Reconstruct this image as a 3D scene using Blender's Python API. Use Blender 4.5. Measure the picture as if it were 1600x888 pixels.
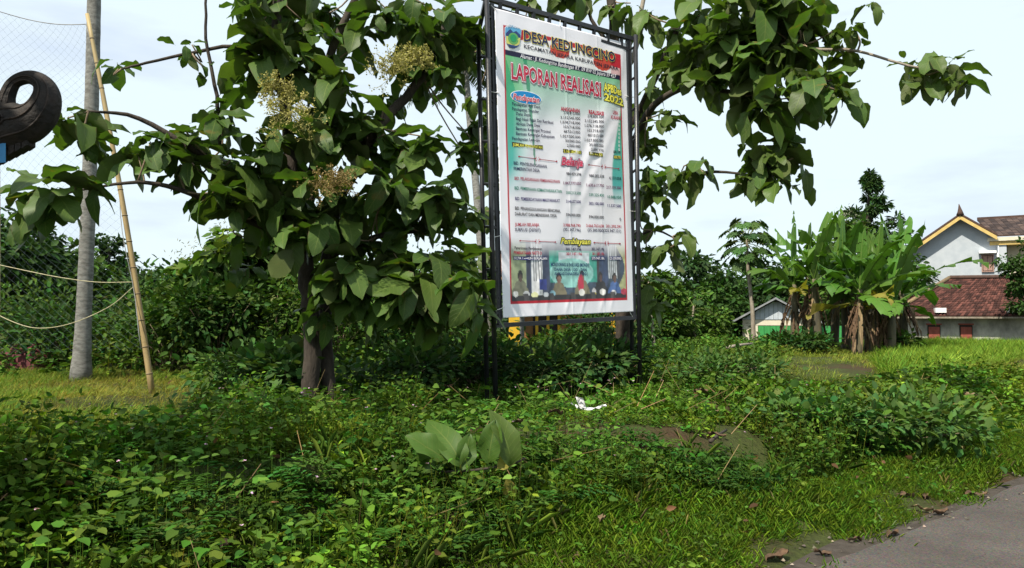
import bpy, math, random
import numpy as np
from mathutils import Vector, Matrix

random.seed(7)
RG = np.random.default_rng(11)
S = bpy.context.scene
C = S.collection
for o in list(bpy.data.objects):
    bpy.data.objects.remove(o)

# ------------------------------------------------------------------ camera
FPX = 1155.0                       # focal length in pixels of a 1600 px wide picture
PITCH = math.atan(46 / FPX)
CAMZ = 1.6
cd = bpy.data.cameras.new('camera'); cam = bpy.data.objects.new('camera', cd); C.objects.link(cam)
cd.sensor_width = 36; cd.lens = 36 * FPX / 1600; cd.clip_start = 0.05; cd.clip_end = 3000
cam.location = (0, 0, CAMZ); cam.rotation_euler = (math.pi / 2 + PITCH, 0, 0)
S.camera = cam

# ------------------------------------------------------------------ sky
SUN_EL, SUN_H = math.radians(53), Vector((-0.59, -0.807, 0)).normalized()
w = bpy.data.worlds.new('World'); S.world = w; w.use_nodes = True
nt = w.node_tree; nt.nodes.clear()
def wn(t, **k):
    n = nt.nodes.new(t)
    for a, b in k.items(): setattr(n, a, b)
    return n
sky = wn('ShaderNodeTexSky', sky_type='NISHITA', sun_disc=False)
sky.sun_elevation = SUN_EL; sky.sun_rotation = math.atan2(SUN_H.x, SUN_H.y)
sky.air_density = 1.0; sky.dust_density = 2.0
bg1 = wn('ShaderNodeBackground'); bg1.inputs[1].default_value = 0.10
nt.links.new(sky.outputs[0], bg1.inputs[0])
tc = wn('ShaderNodeTexCoord'); mp = wn('ShaderNodeMapping'); mp.inputs['Scale'].default_value = (1.0, 1.0, 4.5)
nt.links.new(tc.outputs['Generated'], mp.inputs[0])
nz = wn('ShaderNodeTexNoise'); nz.inputs['Scale'].default_value = 2.6; nz.inputs['Detail'].default_value = 7; nz.inputs['Roughness'].default_value = 0.55
nt.links.new(mp.outputs[0], nz.inputs['Vector'])
cr = wn('ShaderNodeValToRGB')
cr.color_ramp.elements[0].position = 0.26; cr.color_ramp.elements[0].color = (0.49, 0.57, 0.68, 1)
cr.color_ramp.elements[1].position = 0.47; cr.color_ramp.elements[1].color = (0.60, 0.70, 0.745, 1)
e = cr.color_ramp.elements.new(0.37); e.color = (0.545, 0.625, 0.695, 1)
nt.links.new(nz.outputs[0], cr.inputs[0])
bg2 = wn('ShaderNodeBackground'); bg2.inputs[1].default_value = 0.98
nt.links.new(cr.outputs[0], bg2.inputs[0])
mx = wn('ShaderNodeMixShader'); mx.inputs[0].default_value = 0.92
nt.links.new(bg1.outputs[0], mx.inputs[1]); nt.links.new(bg2.outputs[0], mx.inputs[2])
wo = wn('ShaderNodeOutputWorld'); nt.links.new(mx.outputs[0], wo.inputs[0])

# ------------------------------------------------------------------ sun
sl = bpy.data.lights.new('sun', 'SUN'); sl.energy = 5.0; sl.angle = math.radians(0.8); sl.color = (1.0, 0.93, 0.78)
so = bpy.data.objects.new('sun', sl); C.objects.link(so)
SUN_DIR = Vector((SUN_H.x * math.cos(SUN_EL), SUN_H.y * math.cos(SUN_EL), math.sin(SUN_EL)))
so.rotation_euler = SUN_DIR.to_track_quat('Z', 'Y').to_euler(); so.location = (0, 0, 30)
S.view_settings.view_transform = 'Standard'; S.view_settings.look = 'None'
S.view_settings.exposure = 0.62; S.view_settings.gamma = 1.0; S.view_settings.use_curve_mapping = False
try:
    S.cycles.max_bounces = 6; S.cycles.transparent_max_bounces = 6
    S.cycles.diffuse_bounces = 3; S.cycles.glossy_bounces = 2; S.cycles.transmission_bounces = 4
except Exception: pass

# ------------------------------------------------------------------ coordinates
CP, SP = math.cos(PITCH), math.sin(PITCH)
def ray(px, py):
    a, b = (px - 800) / FPX, (444 - py) / FPX
    return Vector((a, CP - b * SP, SP + b * CP))
def at(px, py, Y):
    d = ray(px, py); return Vector((0, 0, CAMZ)) + d * (Y / d.y)
def hit(px, py, O, N):
    d = ray(px, py); o = Vector((0, 0, CAMZ))
    return o + d * ((Vector(O) - o).dot(N) / d.dot(N))
RT, RN, R0 = np.array([.783, .622]), np.array([-.622, .783]), np.array([1.8, 4.64])
def road_s(x, y): return (x - R0[0]) * RN[0] + (y - R0[1]) * RN[1]
def road_t(x, y): return (x - R0[0]) * RT[0] + (y - R0[1]) * RT[1]
def sst(a, b, x):
    t = np.clip((x - a) / (b - a), 0, 1); return t * t * (3 - 2 * t)
def vnoise(x, y, sc, seed=0):
    """smooth value noise 0..1, numpy"""
    x = np.asarray(x, float) * sc + 57.3; y = np.asarray(y, float) * sc + 91.7
    xi, yi = np.floor(x), np.floor(y); fx, fy = x - xi, y - yi
    fx = fx * fx * (3 - 2 * fx); fy = fy * fy * (3 - 2 * fy)
    def h(a, b):
        v = np.sin(a * 127.1 + b * 311.7 + seed * 74.7) * 43758.5453; return v - np.floor(v)
    return (h(xi, yi) * (1 - fx) + h(xi + 1, yi) * fx) * (1 - fy) + (h(xi, yi + 1) * (1 - fx) + h(xi + 1, yi + 1) * fx) * fy
def gh(x, y):
    x = np.asarray(x, float); y = np.asarray(y, float)
    s = road_s(x, y)
    h = -0.03 + 0.10 * sst(0.0, 0.9, s) + 0.40 * sst(1.0, 2.5, s) - 0.07 * sst(3.0, 5.0, s)
    h = h + sst(0.7, 2.5, s) * (0.24 * (vnoise(x, y, 0.55, 1) - .5) + 0.08 * (vnoise(x, y, 1.7, 2) - .5)) * (1 - .6 * sst(9, 14, s))
    far = np.hypot(x, y)
    h = h - 1.1 * sst(29.5, 34, y + 0.12 * x) * sst(-14, -2, x) + 0.0 * far
    h = h + 0.10 * (vnoise(x, y, .12, 5) - .5) * sst(8, 14, s)
    return h
def g1(x, y): return float(gh(x, y))

# ------------------------------------------------------------------ object helpers
def tag(o, label=None, cat=None, group=None, kind=None):
    if label: o['label'] = label
    if cat: o['category'] = cat
    if group: o['group'] = group
    if kind: o['kind'] = kind
    return o
def empty(name, loc, label, cat, group=None):
    o = bpy.data.objects.new(name, None); C.objects.link(o); o.location = loc
    o.empty_display_size = 0.1
    return tag(o, label, cat, group)
def link(name, me, parent=None, loc=None):
    o = bpy.data.objects.new(name, me); C.objects.link(o)
    if parent is not None: o.parent = parent
    if loc is not None: o.location = loc
    return o
def mesh(name, V, F, mat=None, smooth=False, col=None, uv=None, mats=None, midx=None):
    me = bpy.data.meshes.new(name)
    if isinstance(F, np.ndarray):
        V = np.asarray(V, np.float32); n, k = F.shape
        me.vertices.add(len(V)); me.vertices.foreach_set('co', V.ravel())
        me.loops.add(n * k); me.loops.foreach_set('vertex_index', F.astype(np.int32).ravel())
        me.polygons.add(n)
        me.polygons.foreach_set('loop_start', np.arange(0, n * k, k, dtype=np.int32))
        me.update(calc_edges=True)
    else:
        me.from_pydata([tuple(v) for v in V], [], [tuple(f) for f in F]); me.update()
    if mats:
        for m in mats: me.materials.append(m)
        if midx is not None: me.polygons.foreach_set('material_index', np.asarray(midx, np.int32))
    elif mat: me.materials.append(mat)
    if smooth: me.polygons.foreach_set('use_smooth', np.ones(len(me.polygons), bool))
    if col is not None:
        a = me.color_attributes.new('Col', 'FLOAT_COLOR', 'POINT')
        c = np.ones((len(me.vertices), 4), np.float32); c[:, :3] = np.asarray(col)[:, :3]
        a.data.foreach_set('color', c.ravel())
    if uv is not None:
        u = me.uv_layers.new(name='UVMap'); li = np.zeros(len(me.loops), np.int32); me.loops.foreach_get('vertex_index', li)
        u.data.foreach_set('uv', np.asarray(uv, np.float32)[li].ravel())
    return me
class MB:
    """collects shapes for one mesh object"""
    def __init__(s): s.v = []; s.f = []
    def add(s, V, F):
        n = len(s.v); s.v += [tuple(map(float, p)) for p in V]; s.f += [tuple(int(i) + n for i in f) for f in F]; return s
    def box8(s, P):  # P: 4 bottom then 4 top
        return s.add(P, [(0, 3, 2, 1), (4, 5, 6, 7), (0, 1, 5, 4), (1, 2, 6, 5), (2, 3, 7, 6), (3, 0, 4, 7)])
    def box(s, x0, x1, y0, y1, z0, z1):
        return s.box8([(x0, y0, z0), (x1, y0, z0), (x1, y1, z0), (x0, y1, z0), (x0, y0, z1), (x1, y0, z1), (x1, y1, z1), (x0, y1, z1)])
    def bar(s, a, b, w, h=None, up=(0, 0, 1)):
        a, b = Vector(a), Vector(b); d = (b - a).normalized(); h = h or w
        u = Vector(up)
        if abs(d.dot(u)) > .95: u = Vector((1, 0, 0))
        x = d.cross(u).normalized() * w / 2; z = x.cross(d).normalized() * h / 2
        return s.box8([a - x - z, b - x - z, b + x - z, a + x - z, a - x + z, b - x + z, b + x + z, a + x + z])
    def tube(s, pts, rad, sides=8, cap=True):
        V, F = tube(pts, rad, sides, cap); return s.add(V, F)
    def obj(s, name, mat, parent=None, off=None, smooth=False):
        V = np.array(s.v)
        if off is not None: V = V - np.array(off)
        return link(name, mesh(name, V, s.f, mat, smooth), parent)
def spline(pts, n=6):
    P = [Vector(p) for p in pts]
    if len(P) < 3: return [P[0].lerp(P[-1], i / n) for i in range(n + 1)]
    out = []
    Q = [P[0] * 2 - P[1]] + P + [P[-1] * 2 - P[-2]]
    for i in range(1, len(Q) - 2):
        a, b, c, d = Q[i - 1:i + 3]
        for k in range(n):
            t = k / n
            out.append(0.5 * ((2 * b) + (c - a) * t + (2 * a - 5 * b + 4 * c - d) * t * t + (3 * b - a - 3 * c + d) * t ** 3))
    out.append(P[-1]); return out
def tube(pts, rad, sides=8, cap=True):
    P = [Vector(p) for p in pts]; n = len(P)
    if not hasattr(rad, '__len__'): rad = [rad] * n
    if len(rad) != n: rad = np.interp(np.linspace(0, 1, n), np.linspace(0, 1, len(rad)), rad)
    V = []; F = []; ref = Vector((0.31, 0.17, 0.93))
    t0 = (P[1] - P[0]).normalized()
    if abs(t0.dot(ref)) > .9: ref = Vector((1, 0.1, 0))
    x = t0.cross(ref).normalized()
    for i in range(n):
        t = (P[min(i + 1, n - 1)] - P[max(i - 1, 0)]).normalized()
        x = (x - t * x.dot(t)).normalized(); y = t.cross(x)
        for k in range(sides):
            a = 2 * math.pi * k / sides
            V.append(P[i] + (x * math.cos(a) + y * math.sin(a)) * float(rad[i]))
    for i in range(n - 1):
        for k in range(sides):
            k2 = (k + 1) % sides
            F.append((i * sides + k, i * sides + k2, (i + 1) * sides + k2, (i + 1) * sides + k))
    if cap:
        F.append(tuple(range(sides - 1, -1, -1))); F.append(tuple((n - 1) * sides + k for k in range(sides)))
    return V, F

# ------------------------------------------------------------------ materials
def new_mat(name):
    m = bpy.data.materials.new(name); m.use_nodes = True; t = m.node_tree; t.nodes.clear()
    return m, t, t.nodes.new('ShaderNodeOutputMaterial')
def nd(t, typ, ins=None, **k):
    n = t.nodes.new(typ)
    for a, b in k.items(): setattr(n, a, b)
    for a, b in (ins or {}).items():
        if isinstance(b, bpy.types.NodeSocket): t.links.new(b, n.inputs[a])
        else: n.inputs[a].default_value = b
    return n
def rgba(c): return (c[0], c[1], c[2], 1)
def solid(name, c1, c2=None, rough=.7, scale=6.0, bump=.0, metal=0, spec=.4, detail=5, bscale=None, stretch=None):
    m, t, out = new_mat(name)
    p = nd(t, 'ShaderNodeBsdfPrincipled', {'Roughness': rough, 'Metallic': metal, 'Specular IOR Level': spec})
    co = nd(t, 'ShaderNodeTexCoord').outputs['Object']
    if stretch: co = nd(t, 'ShaderNodeMapping', {'Vector': co, 'Scale': stretch}).outputs[0]
    n = nd(t, 'ShaderNodeTexNoise', {'Vector': co, 'Scale': scale, 'Detail': detail, 'Roughness': .62})
    r = nd(t, 'ShaderNodeValToRGB', {'Fac': n.outputs[0]})
    r.color_ramp.elements[0].position = .36; r.color_ramp.elements[1].position = .66
    r.color_ramp.elements[0].color = rgba(c1); r.color_ramp.elements[1].color = rgba(c2 or c1)
    t.links.new(r.outputs[0], p.inputs['Base Color'])
    if bump:
        n2 = nd(t, 'ShaderNodeTexNoise', {'Vector': co, 'Scale': bscale or scale * 5, 'Detail': 4})
        b = nd(t, 'ShaderNodeBump', {'Height': n2.outputs[0], 'Strength': bump, 'Distance': .02})
        t.links.new(b.outputs[0], p.inputs['Normal'])
    t.links.new(p.outputs[0], out.inputs[0]); return m
def attr_mat(name, rough=.6, trans=0.0, spec=.3, tint=(1.35, 1.45, .55)):
    """colour from the mesh's own Col attribute (per leaf / per tile variation)"""
    m, t, out = new_mat(name)
    a = nd(t, 'ShaderNodeAttribute', attribute_name='Col')
    p = nd(t, 'ShaderNodeBsdfPrincipled', {'Base Color': a.outputs['Color'], 'Roughness': rough, 'Specular IOR Level': spec})
    if trans:
        tm = nd(t, 'ShaderNodeMix', {6: a.outputs['Color'], 7: rgba(tint)}, data_type='RGBA', blend_type='MULTIPLY'); tm.inputs[0].default_value = 1
        tr = nd(t, 'ShaderNodeBsdfTranslucent', {'Color': tm.outputs[2]})
        mxs = nd(t, 'ShaderNodeMixShader', {0: trans}); t.links.new(p.outputs[0], mxs.inputs[1]); t.links.new(tr.outputs[0], mxs.inputs[2])
        t.links.new(mxs.outputs[0], out.inputs[0])
    else: t.links.new(p.outputs[0], out.inputs[0])
    return m
M_leaf = attr_mat('leaf_small', .65, .22, .08)
M_grass = attr_mat('grass_blade', .7, .28, .08)
M_tile = attr_mat('roof_tile', .85, 0, .2)
M_print = attr_mat('banner_print', .45, .08, .35, (1, 1, 1))
def big_leaf(name, top, under, vein, trans=.28, yellow=None):
    m, t, out = new_mat(name)
    uv = nd(t, 'ShaderNodeUVMap').outputs[0]; sx = nd(t, 'ShaderNodeSeparateXYZ', {0: uv})
    def mth(op, a, b=None, c=None):
        n = nd(t, 'ShaderNodeMath', operation=op)
        for i, v in enumerate((a, b, c)):
            if v is None: continue
            if isinstance(v, bpy.types.NodeSocket): t.links.new(v, n.inputs[i])
            else: n.inputs[i].default_value = v
        return n.outputs[0]
    ac = mth('ABSOLUTE', mth('SUBTRACT', sx.outputs[1], .5))
    mid = mth('LESS_THAN', ac, .022)
    fr = mth('FRACT', mth('SUBTRACT', mth('MULTIPLY', sx.outputs[0], 9.0), mth('MULTIPLY', ac, 4.5)))
    lat = mth('MULTIPLY', mth('LESS_THAN', fr, .13), .55)
    v = mth('MAXIMUM', mid, lat)
    oi = nd(t, 'ShaderNodeObjectInfo')
    nz = nd(t, 'ShaderNodeTexNoise', {'Vector': nd(t, 'ShaderNodeTexCoord').outputs['Object'], 'Scale': 7.0, 'Detail': 4})
    hs = nd(t, 'ShaderNodeHueSaturation', {'Color': rgba(top)})
    t.links.new(mth('MULTIPLY_ADD', oi.outputs['Random'], .055, .472), hs.inputs['Hue'])
    t.links.new(mth('MULTIPLY_ADD', mth('FRACT', mth('MULTIPLY', oi.outputs['Random'], 17.3)), .9, .58), hs.inputs['Value'])
    nv = nd(t, 'ShaderNodeMix', {6: hs.outputs[0], 7: rgba([c * 1.7 for c in top])}, data_type='RGBA')
    t.links.new(mth('MULTIPLY', nz.outputs[0], .6), nv.inputs[0])
    base = nv.outputs[2]
    if yellow:
        n3 = nd(t, 'ShaderNodeTexNoise', {'Vector': nd(t, 'ShaderNodeTexCoord').outputs['Object'], 'Scale': 3.0, 'Detail': 5})
        rr = nd(t, 'ShaderNodeMapRange', {'Value': mth('ADD', n3.outputs[0], mth('MULTIPLY', oi.outputs['Random'], .22)), 'From Min': .80, 'From Max': .90})
        yy = nd(t, 'ShaderNodeMix', {0: rr.outputs[0], 6: base, 7: rgba(yellow)}, data_type='RGBA'); base = yy.outputs[2]
    if yellow:
        n4 = nd(t, 'ShaderNodeTexNoise', {'Vector': nd(t, 'ShaderNodeTexCoord').outputs['Object'], 'Scale': 5.0, 'Detail': 6})
        ed = nd(t, 'ShaderNodeMapRange', {'Value': mth('ADD', ac, mth('MULTIPLY', n4.outputs[0], .22)), 'From Min': .585, 'From Max': .63})
        eb = nd(t, 'ShaderNodeMix', {0: ed.outputs[0], 6: base, 7: (.07, .045, .02, 1)}, data_type='RGBA'); base = eb.outputs[2]
    c1 = nd(t, 'ShaderNodeMix', {6: base, 7: rgba(vein)}, data_type='RGBA'); t.links.new(mth('MULTIPLY', v, .7), c1.inputs[0])
    geo = nd(t, 'ShaderNodeNewGeometry')
    c2 = nd(t, 'ShaderNodeMix', {0: geo.outputs['Backfacing'], 6: c1.outputs[2], 7: rgba(under)}, data_type='RGBA')
    bmp = nd(t, 'ShaderNodeBump', {'Height': v, 'Strength': .6, 'Distance': .02})
    p = nd(t, 'ShaderNodeBsdfPrincipled', {'Base Color': c2.outputs[2], 'Roughness': .5, 'Specular IOR Level': .28, 'Normal': bmp.outputs[0]})
    tm = nd(t, 'ShaderNodeMix', {6: base, 7: (1.5, 1.7, .5, 1)}, data_type='RGBA', blend_type='MULTIPLY'); tm.inputs[0].default_value = 1
    tr = nd(t, 'ShaderNodeBsdfTranslucent', {'Color': tm.outputs[2]})
    ms = nd(t, 'ShaderNodeMixShader', {0: trans}); t.links.new(p.outputs[0], ms.inputs[1]); t.links.new(tr.outputs[0], ms.inputs[2])
    t.links.new(ms.outputs[0], out.inputs[0]); return m
M_teak = big_leaf('teak_leaf', (.050, .092, .018), (.085, .108, .036), (.14, .19, .045), .28, (.15, .11, .025))
M_banana = big_leaf('banana_leaf', (.046, .108, .012), (.078, .125, .034), (.12, .19, .035), .26)
M_yleaf = big_leaf('yellowed_leaf', (.20, .17, .035), (.26, .20, .05), (.30, .24, .07), .3)
M_dry = solid('dry_leaf', (.055, .030, .016), (.13, .075, .040), .8, 14, .4)
M_drypale = solid('dry_leaf_pale', (.13, .085, .045), (.24, .17, .09), .8, 10, .4, stretch=(1, 1, .25))
M_bark = solid('bark', (.024, .018, .014), (.062, .048, .037), .9, 9, .6, stretch=(1, 1, .35))
M_barkpale = solid('bark_pale', (.16, .13, .10), (.30, .26, .21), .85, 10, .4, stretch=(1, 1, .4))
M_twig = solid('twig', (.12, .085, .055), (.25, .19, .13), .85, 12, .2)
M_coco = solid('coconut_bark', (.11, .105, .095), (.24, .235, .22), .9, 8, .7, stretch=(1, 1, 2.5))
M_bamboo = solid('bamboo', (.26, .18, .08), (.38, .29, .14), .55, 5, .1, stretch=(1, 1, .2))
M_node = solid('bamboo_node', (.10, .07, .04), (.2, .15, .08), .7, 8)
M_black = solid('black_steel', (.012, .012, .016), (.022, .022, .028), .38, 10, .06, metal=.0, spec=.5)
M_wood = solid('carved_wood', (.006, .0045, .004), (.020, .013, .010), .75, 12, .5, bscale=40)
M_woodhi = solid('carved_wood_lighter', (.010, .006, .005), (.034, .020, .014), .7, 12, .5, bscale=40)  # lighter tone of the same wood, for raised ridges and rosette rings
M_blue = solid('blue_paint', (.02, .16, .36), (.03, .20, .42), .5, 8)
M_asph = None

# ------------------------------------------------------------------ ground
def build_ground():
    xs = np.concatenate([[-900, -500, -250, -120, -70, -45, -32, -25], np.arange(-20, 30.01, .22), [33, 37, 44, 55, 75, 130, 260, 500, 900]])
    ys = np.concatenate([[-900, -400, -150, -60, -30, -18, -12, -9], np.arange(-7, 38.01, .22), [41, 46, 54, 66, 90, 140, 260, 500, 900]])
    X, Y = np.meshgrid(xs, ys); Z = gh(X, Y)
    V = np.stack([X, Y, Z], -1).reshape(-1, 3); nx, ny = len(xs), len(ys)
    i = (np.arange(ny - 1)[:, None] * nx + np.arange(nx - 1)[None]).ravel()
    F = np.stack([i, i + 1, i + nx + 1, i + nx], 1)
    m, t, out = new_mat('soil_and_turf')
    co = nd(t, 'ShaderNodeTexCoord').outputs['Object']
    n1 = nd(t, 'ShaderNodeTexNoise', {'Vector': co, 'Scale': .55, 'Detail': 8, 'Roughness': .68})
    r1 = nd(t, 'ShaderNodeValToRGB', {'Fac': n1.outputs[0]}); cr = r1.color_ramp
    cr.elements[0].position = .40; cr.elements[0].color = (.050, .028, .016, 1)
    cr.elements[1].position = .50; cr.elements[1].color = (.036, .042, .013, 1)
    x = cr.elements.new(.62); x.color = (.048, .062, .014, 1)
    n2 = nd(t, 'ShaderNodeTexNoise', {'Vector': co, 'Scale': 22, 'Detail': 6})
    mm = nd(t, 'ShaderNodeMix', {0: .45, 6: r1.outputs[0], 7: (.5, .5, .5, 1)}, data_type='RGBA', blend_type='OVERLAY'); t.links.new(n2.outputs[0], mm.inputs[7])
    b = nd(t, 'ShaderNodeBump', {'Height': n2.outputs[0], 'Strength': .9, 'Distance': .05})
    p = nd(t, 'ShaderNodeBsdfPrincipled', {'Base Color': mm.outputs[2], 'Roughness': .95, 'Specular IOR Level': .15, 'Normal': b.outputs[0]})
    t.links.new(p.outputs[0], out.inputs[0])
    tag(link('ground', mesh('ground', V, F, m, True)), kind='structure')
def strip(name, tv, s_lo, s_hi, z, mat, ns=6):
    tv = np.asarray(tv); V = []; n = len(tv)
    for k in range(ns + 1):
        f = k / ns; s = s_lo + (s_hi - s_lo) * f
        V.append(np.stack([R0[0] + RT[0] * tv + RN[0] * s, R0[1] + RT[1] * tv + RN[1] * s, np.full(n, 0.) + z], 1))
    V = np.concatenate(V); F = []
    for k in range(ns):
        i = np.arange(n - 1) + k * n; F.append(np.stack([i, i + n, i + n + 1, i + 1], 1)[:, ::-1])
    return link(name, mesh(name, V, np.concatenate(F), mat, True))
def build_road():
    m, t, out = new_mat('asphalt')
    co = nd(t, 'ShaderNodeTexCoord').outputs['Object']
    n1 = nd(t, 'ShaderNodeTexNoise', {'Vector': co, 'Scale': 1.1, 'Detail': 6, 'Roughness': .6})
    r1 = nd(t, 'ShaderNodeValToRGB', {'Fac': n1.outputs[0]}); r1.color_ramp.elements[0].position = .35; r1.color_ramp.elements[1].position = .7
    r1.color_ramp.elements[0].color = (.058, .044, .036, 1); r1.color_ramp.elements[1].color = (.090, .071, .058, 1)
    n2 = nd(t, 'ShaderNodeTexVoronoi', {'Vector': co, 'Scale': 110})
    mm = nd(t, 'ShaderNodeMix', {0: .55, 6: r1.outputs[0], 7: (.5, .5, .5, 1)}, data_type='RGBA', blend_type='OVERLAY'); t.links.new(n2.outputs['Color'], mm.inputs[7])
    hs = nd(t, 'ShaderNodeHueSaturation', {'Saturation': .7, 'Color': mm.outputs[2]})
    v3 = nd(t, 'ShaderNodeTexNoise', {'Vector': co, 'Scale': 9, 'Detail': 2})
    dk = nd(t, 'ShaderNodeMapRange', {'Value': v3.outputs[0], 'From Min': .70, 'From Max': .76, 'To Min': 0, 'To Max': .55})
    m3 = nd(t, 'ShaderNodeMix', {0: dk.outputs[0], 6: hs.outputs[0], 7: (.035, .030, .026, 1)}, data_type='RGBA')
    b = nd(t, 'ShaderNodeBump', {'Height': n2.outputs['Distance'], 'Strength': .8, 'Distance': .008})
    p = nd(t, 'ShaderNodeBsdfPrincipled', {'Base Color': m3.outputs[2], 'Roughness': .8, 'Specular IOR Level': .3, 'Normal': b.outputs[0]})
    t.links.new(p.outputs[0], out.inputs[0])
    tv = np.concatenate([[-400, -150, -60, -30, -15], np.arange(-9, 22, .12), [30, 50, 100, 250, 500]])
    hi = -0.02 + .09 * (vnoise(tv, tv * 0, 1.1, 3) - .5) + .05 * (vnoise(tv, tv * 0, 4.3, 4) - .5)
    tag(strip('road', tv, np.full(len(tv), -4.4), hi, 0.0, m, 4), kind='structure')
    md = solid('gravelly_soil', (.030, .022, .016), (.062, .050, .040), .95, 7, .9, bscale=60)
    e_hi = .10 + .22 * (vnoise(tv, tv * 0, .8, 6) - .3)
    V = strip('road_shoulder', tv, hi - .12, e_hi, -0.006, md, 5)
    me = V.data
    co = np.zeros(len(me.vertices) * 3, np.float32); me.vertices.foreach_get('co', co); co = co.reshape(-1, 3)
    s_ = road_s(co[:, 0], co[:, 1])
    co[:, 2] = np.where(s_ > np.interp(road_t(co[:, 0], co[:, 1]), tv, hi) + .0, np.maximum(gh(co[:, 0], co[:, 1]) + .006, -.006), -.006)
    me.vertices.foreach_set('co', co.ravel()); me.update()
    tag(V, kind='structure')
build_ground(); build_road()

# ------------------------------------------------------------------ foliage engine
def unit(a): return a / np.maximum(np.linalg.norm(a, axis=-1, keepdims=True), 1e-9)
LEAFS = {  # x, y(width), z ; two folded quads
    'ovate': [(0, 0, 0), (.30, .27, .05), (.70, .20, .02), (1, 0, -.14), (.70, -.20, .02), (.30, -.27, .05)],
    'round': [(0, 0, 0), (.22, .44, .06), (.75, .36, .04), (1, 0, -.08), (.75, -.36, .04), (.22, -.44, .06)],
    'heart': [(0, 0, 0), (-.04, .27, .03), (.34, .44, .05), (.76, .25, .01), (1.05, 0, -.16), (.76, -.25, .01), (.34, -.44, .05), (-.04, -.27, .03), (.45, 0, -.03)],
    'lance': [(0, 0, 0), (.30, .13, .04), (.70, .10, .0), (1, 0, -.18), (.70, -.10, .0), (.30, -.13, .04)],
    'sliver': [(0, .013, 0), (.6, .014, 0), (1, 0, -.12), (.5, -.014, 0)],
    'blade': [(0, .010, 0), (.45, .014, .0), (.8, .009, -.06), (1, 0, -.2), (.8, -.009, -.06), (.45, -.014, .0)],
}
def leaves(P, D, N, size, col, kind='ovate', wid=1.0):
    P = np.asarray(P, float); D = unit(np.asarray(D, float)); Y = unit(np.cross(N, D)); Z = np.cross(D, Y)
    T = np.array(LEAFS[kind]); k = len(P); m_ = len(T); s = np.broadcast_to(np.asarray(size, float), (k,))[:, None, None]
    V = P[:, None] + s * (T[None, :, 0:1] * D[:, None] + T[None, :, 1:2] * wid * Y[:, None] + T[None, :, 2:3] * Z[:, None])
    b = np.arange(k)[:, None] * m_
    Q = [[0, 3, 2, 1]] if m_ == 4 else [[0, 3, 2, 1], [0, 5, 4, 3]] if m_ == 6 else [[0, 8, 2, 1], [8, 4, 3, 2], [0, 7, 6, 8], [8, 6, 5, 4]]
    F = np.concatenate([b + np.array([q]) for q in Q], 1).reshape(-1, 4)
    cc = np.repeat(np.asarray(col), m_, 0)
    return V.reshape(-1, 3), F, cc
def cat(*parts):
    n = 0; Vs, Fs, Cs = [], [], []
    for V, F, c in parts:
        Vs.append(V); Fs.append(F + n); Cs.append(c); n += len(V)
    return np.concatenate(Vs), np.concatenate(Fs), np.concatenate(Cs)
def rcol(k, base, var=.3, hue=.18):
    b = np.asarray(base)[None] * np.exp(RG.normal(0, var, (k, 1)))
    return np.clip(b * (1 + RG.normal(0, hue, (k, 3)) * np.array([1, .35, .8])), .004, .6)
def rdir(k, el0, el1):
    a = RG.uniform(0, 2 * np.pi, k); e = np.radians(RG.uniform(el0, el1, k))
    return np.stack([np.cos(a) * np.cos(e), np.sin(a) * np.cos(e), np.sin(e)], 1)
UP = np.array([0, 0, 1.])
def upn(k, j=.35): return unit(UP[None] + RG.normal(0, j, (k, 3)))
def ribbon(A, B, wd, col):
    A, B = np.asarray(A), np.asarray(B); k = len(A); d = unit(B - A)
    x = unit(np.cross(d, np.array([0.3, 1., 0.1])[None])) * wd
    V = np.stack([A - x, A + x, B + x * .6, B - x * .6], 1).reshape(-1, 3)
    return V, (np.arange(k)[:, None] * 4 + np.arange(4)[None]), np.repeat(col, 4, 0)
def weeds(xy, H, nodes, ls, base, kind='ovate', var=.28):
    """upright weeds with opposite leaves"""
    k = len(xy); z = gh(xy[:, 0], xy[:, 1]); P0 = np.column_stack([xy, z - .01])
    lean = unit(np.column_stack([RG.normal(0, .25, (k, 2)), np.ones(k)])); H = np.broadcast_to(H, (k,)); a0 = RG.uniform(0, 6.28, k)
    pc = rcol(k, base, var) * (.62 + .75 * vnoise(xy[:, 0], xy[:, 1], 1.4, 90))[:, None] * (1 + np.array([.35, .08, -.1])[None] * (vnoise(xy[:, 0], xy[:, 1], .8, 91) - .5)[:, None] * 1.6); parts = [ribbon(P0, P0 + lean * H[:, None], .0022, pc * np.array([1.2, .8, .7]))]
    for j in range(nodes):
        f = (j + 1.2) / (nodes + .2)
        for q in (0, np.pi):
            a = a0 + j * 1.57 + q + RG.normal(0, .3, k); el = np.radians(RG.normal(-14 + 36 * f, 22, k))
            D = np.stack([np.cos(a) * np.cos(el), np.sin(a) * np.cos(el), np.sin(el)], 1)
            pp = P0 + lean * (H * f)[:, None] + D * .012
            parts.append(leaves(pp, D, upn(k, .45), ls * (.58 + .9 * vnoise(xy[:, 0], xy[:, 1], 1.2, 93)) * (1.15 - .45 * f) * RG.uniform(.7, 1.25, k), pc * RG.uniform(.75, 1.3, (k, 1)), kind))
    return cat(*parts)
def creepers(xy, hlo, hhi, n, ls, base, kind='heart', spread=.12):
    """low broad-leaved creepers: single leaves held up on stalks"""
    k = len(xy); parts = []; pc = rcol(k, base, .25); z = gh(xy[:, 0], xy[:, 1])
    for j in range(n):
        q = np.column_stack([xy + RG.normal(0, spread, (k, 2)), z + RG.uniform(hlo, hhi, k)])
        parts.append(leaves(q, rdir(k, -25, 20), upn(k, .4), ls * RG.uniform(.55, 1.3, k), pc * RG.uniform(.75, 1.3, (k, 1)), kind))
        if j % 2 == 0: parts.append(ribbon(np.column_stack([q[:, :2], z - .01]), q, .002, pc * .7))
    return cat(*parts)
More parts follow.
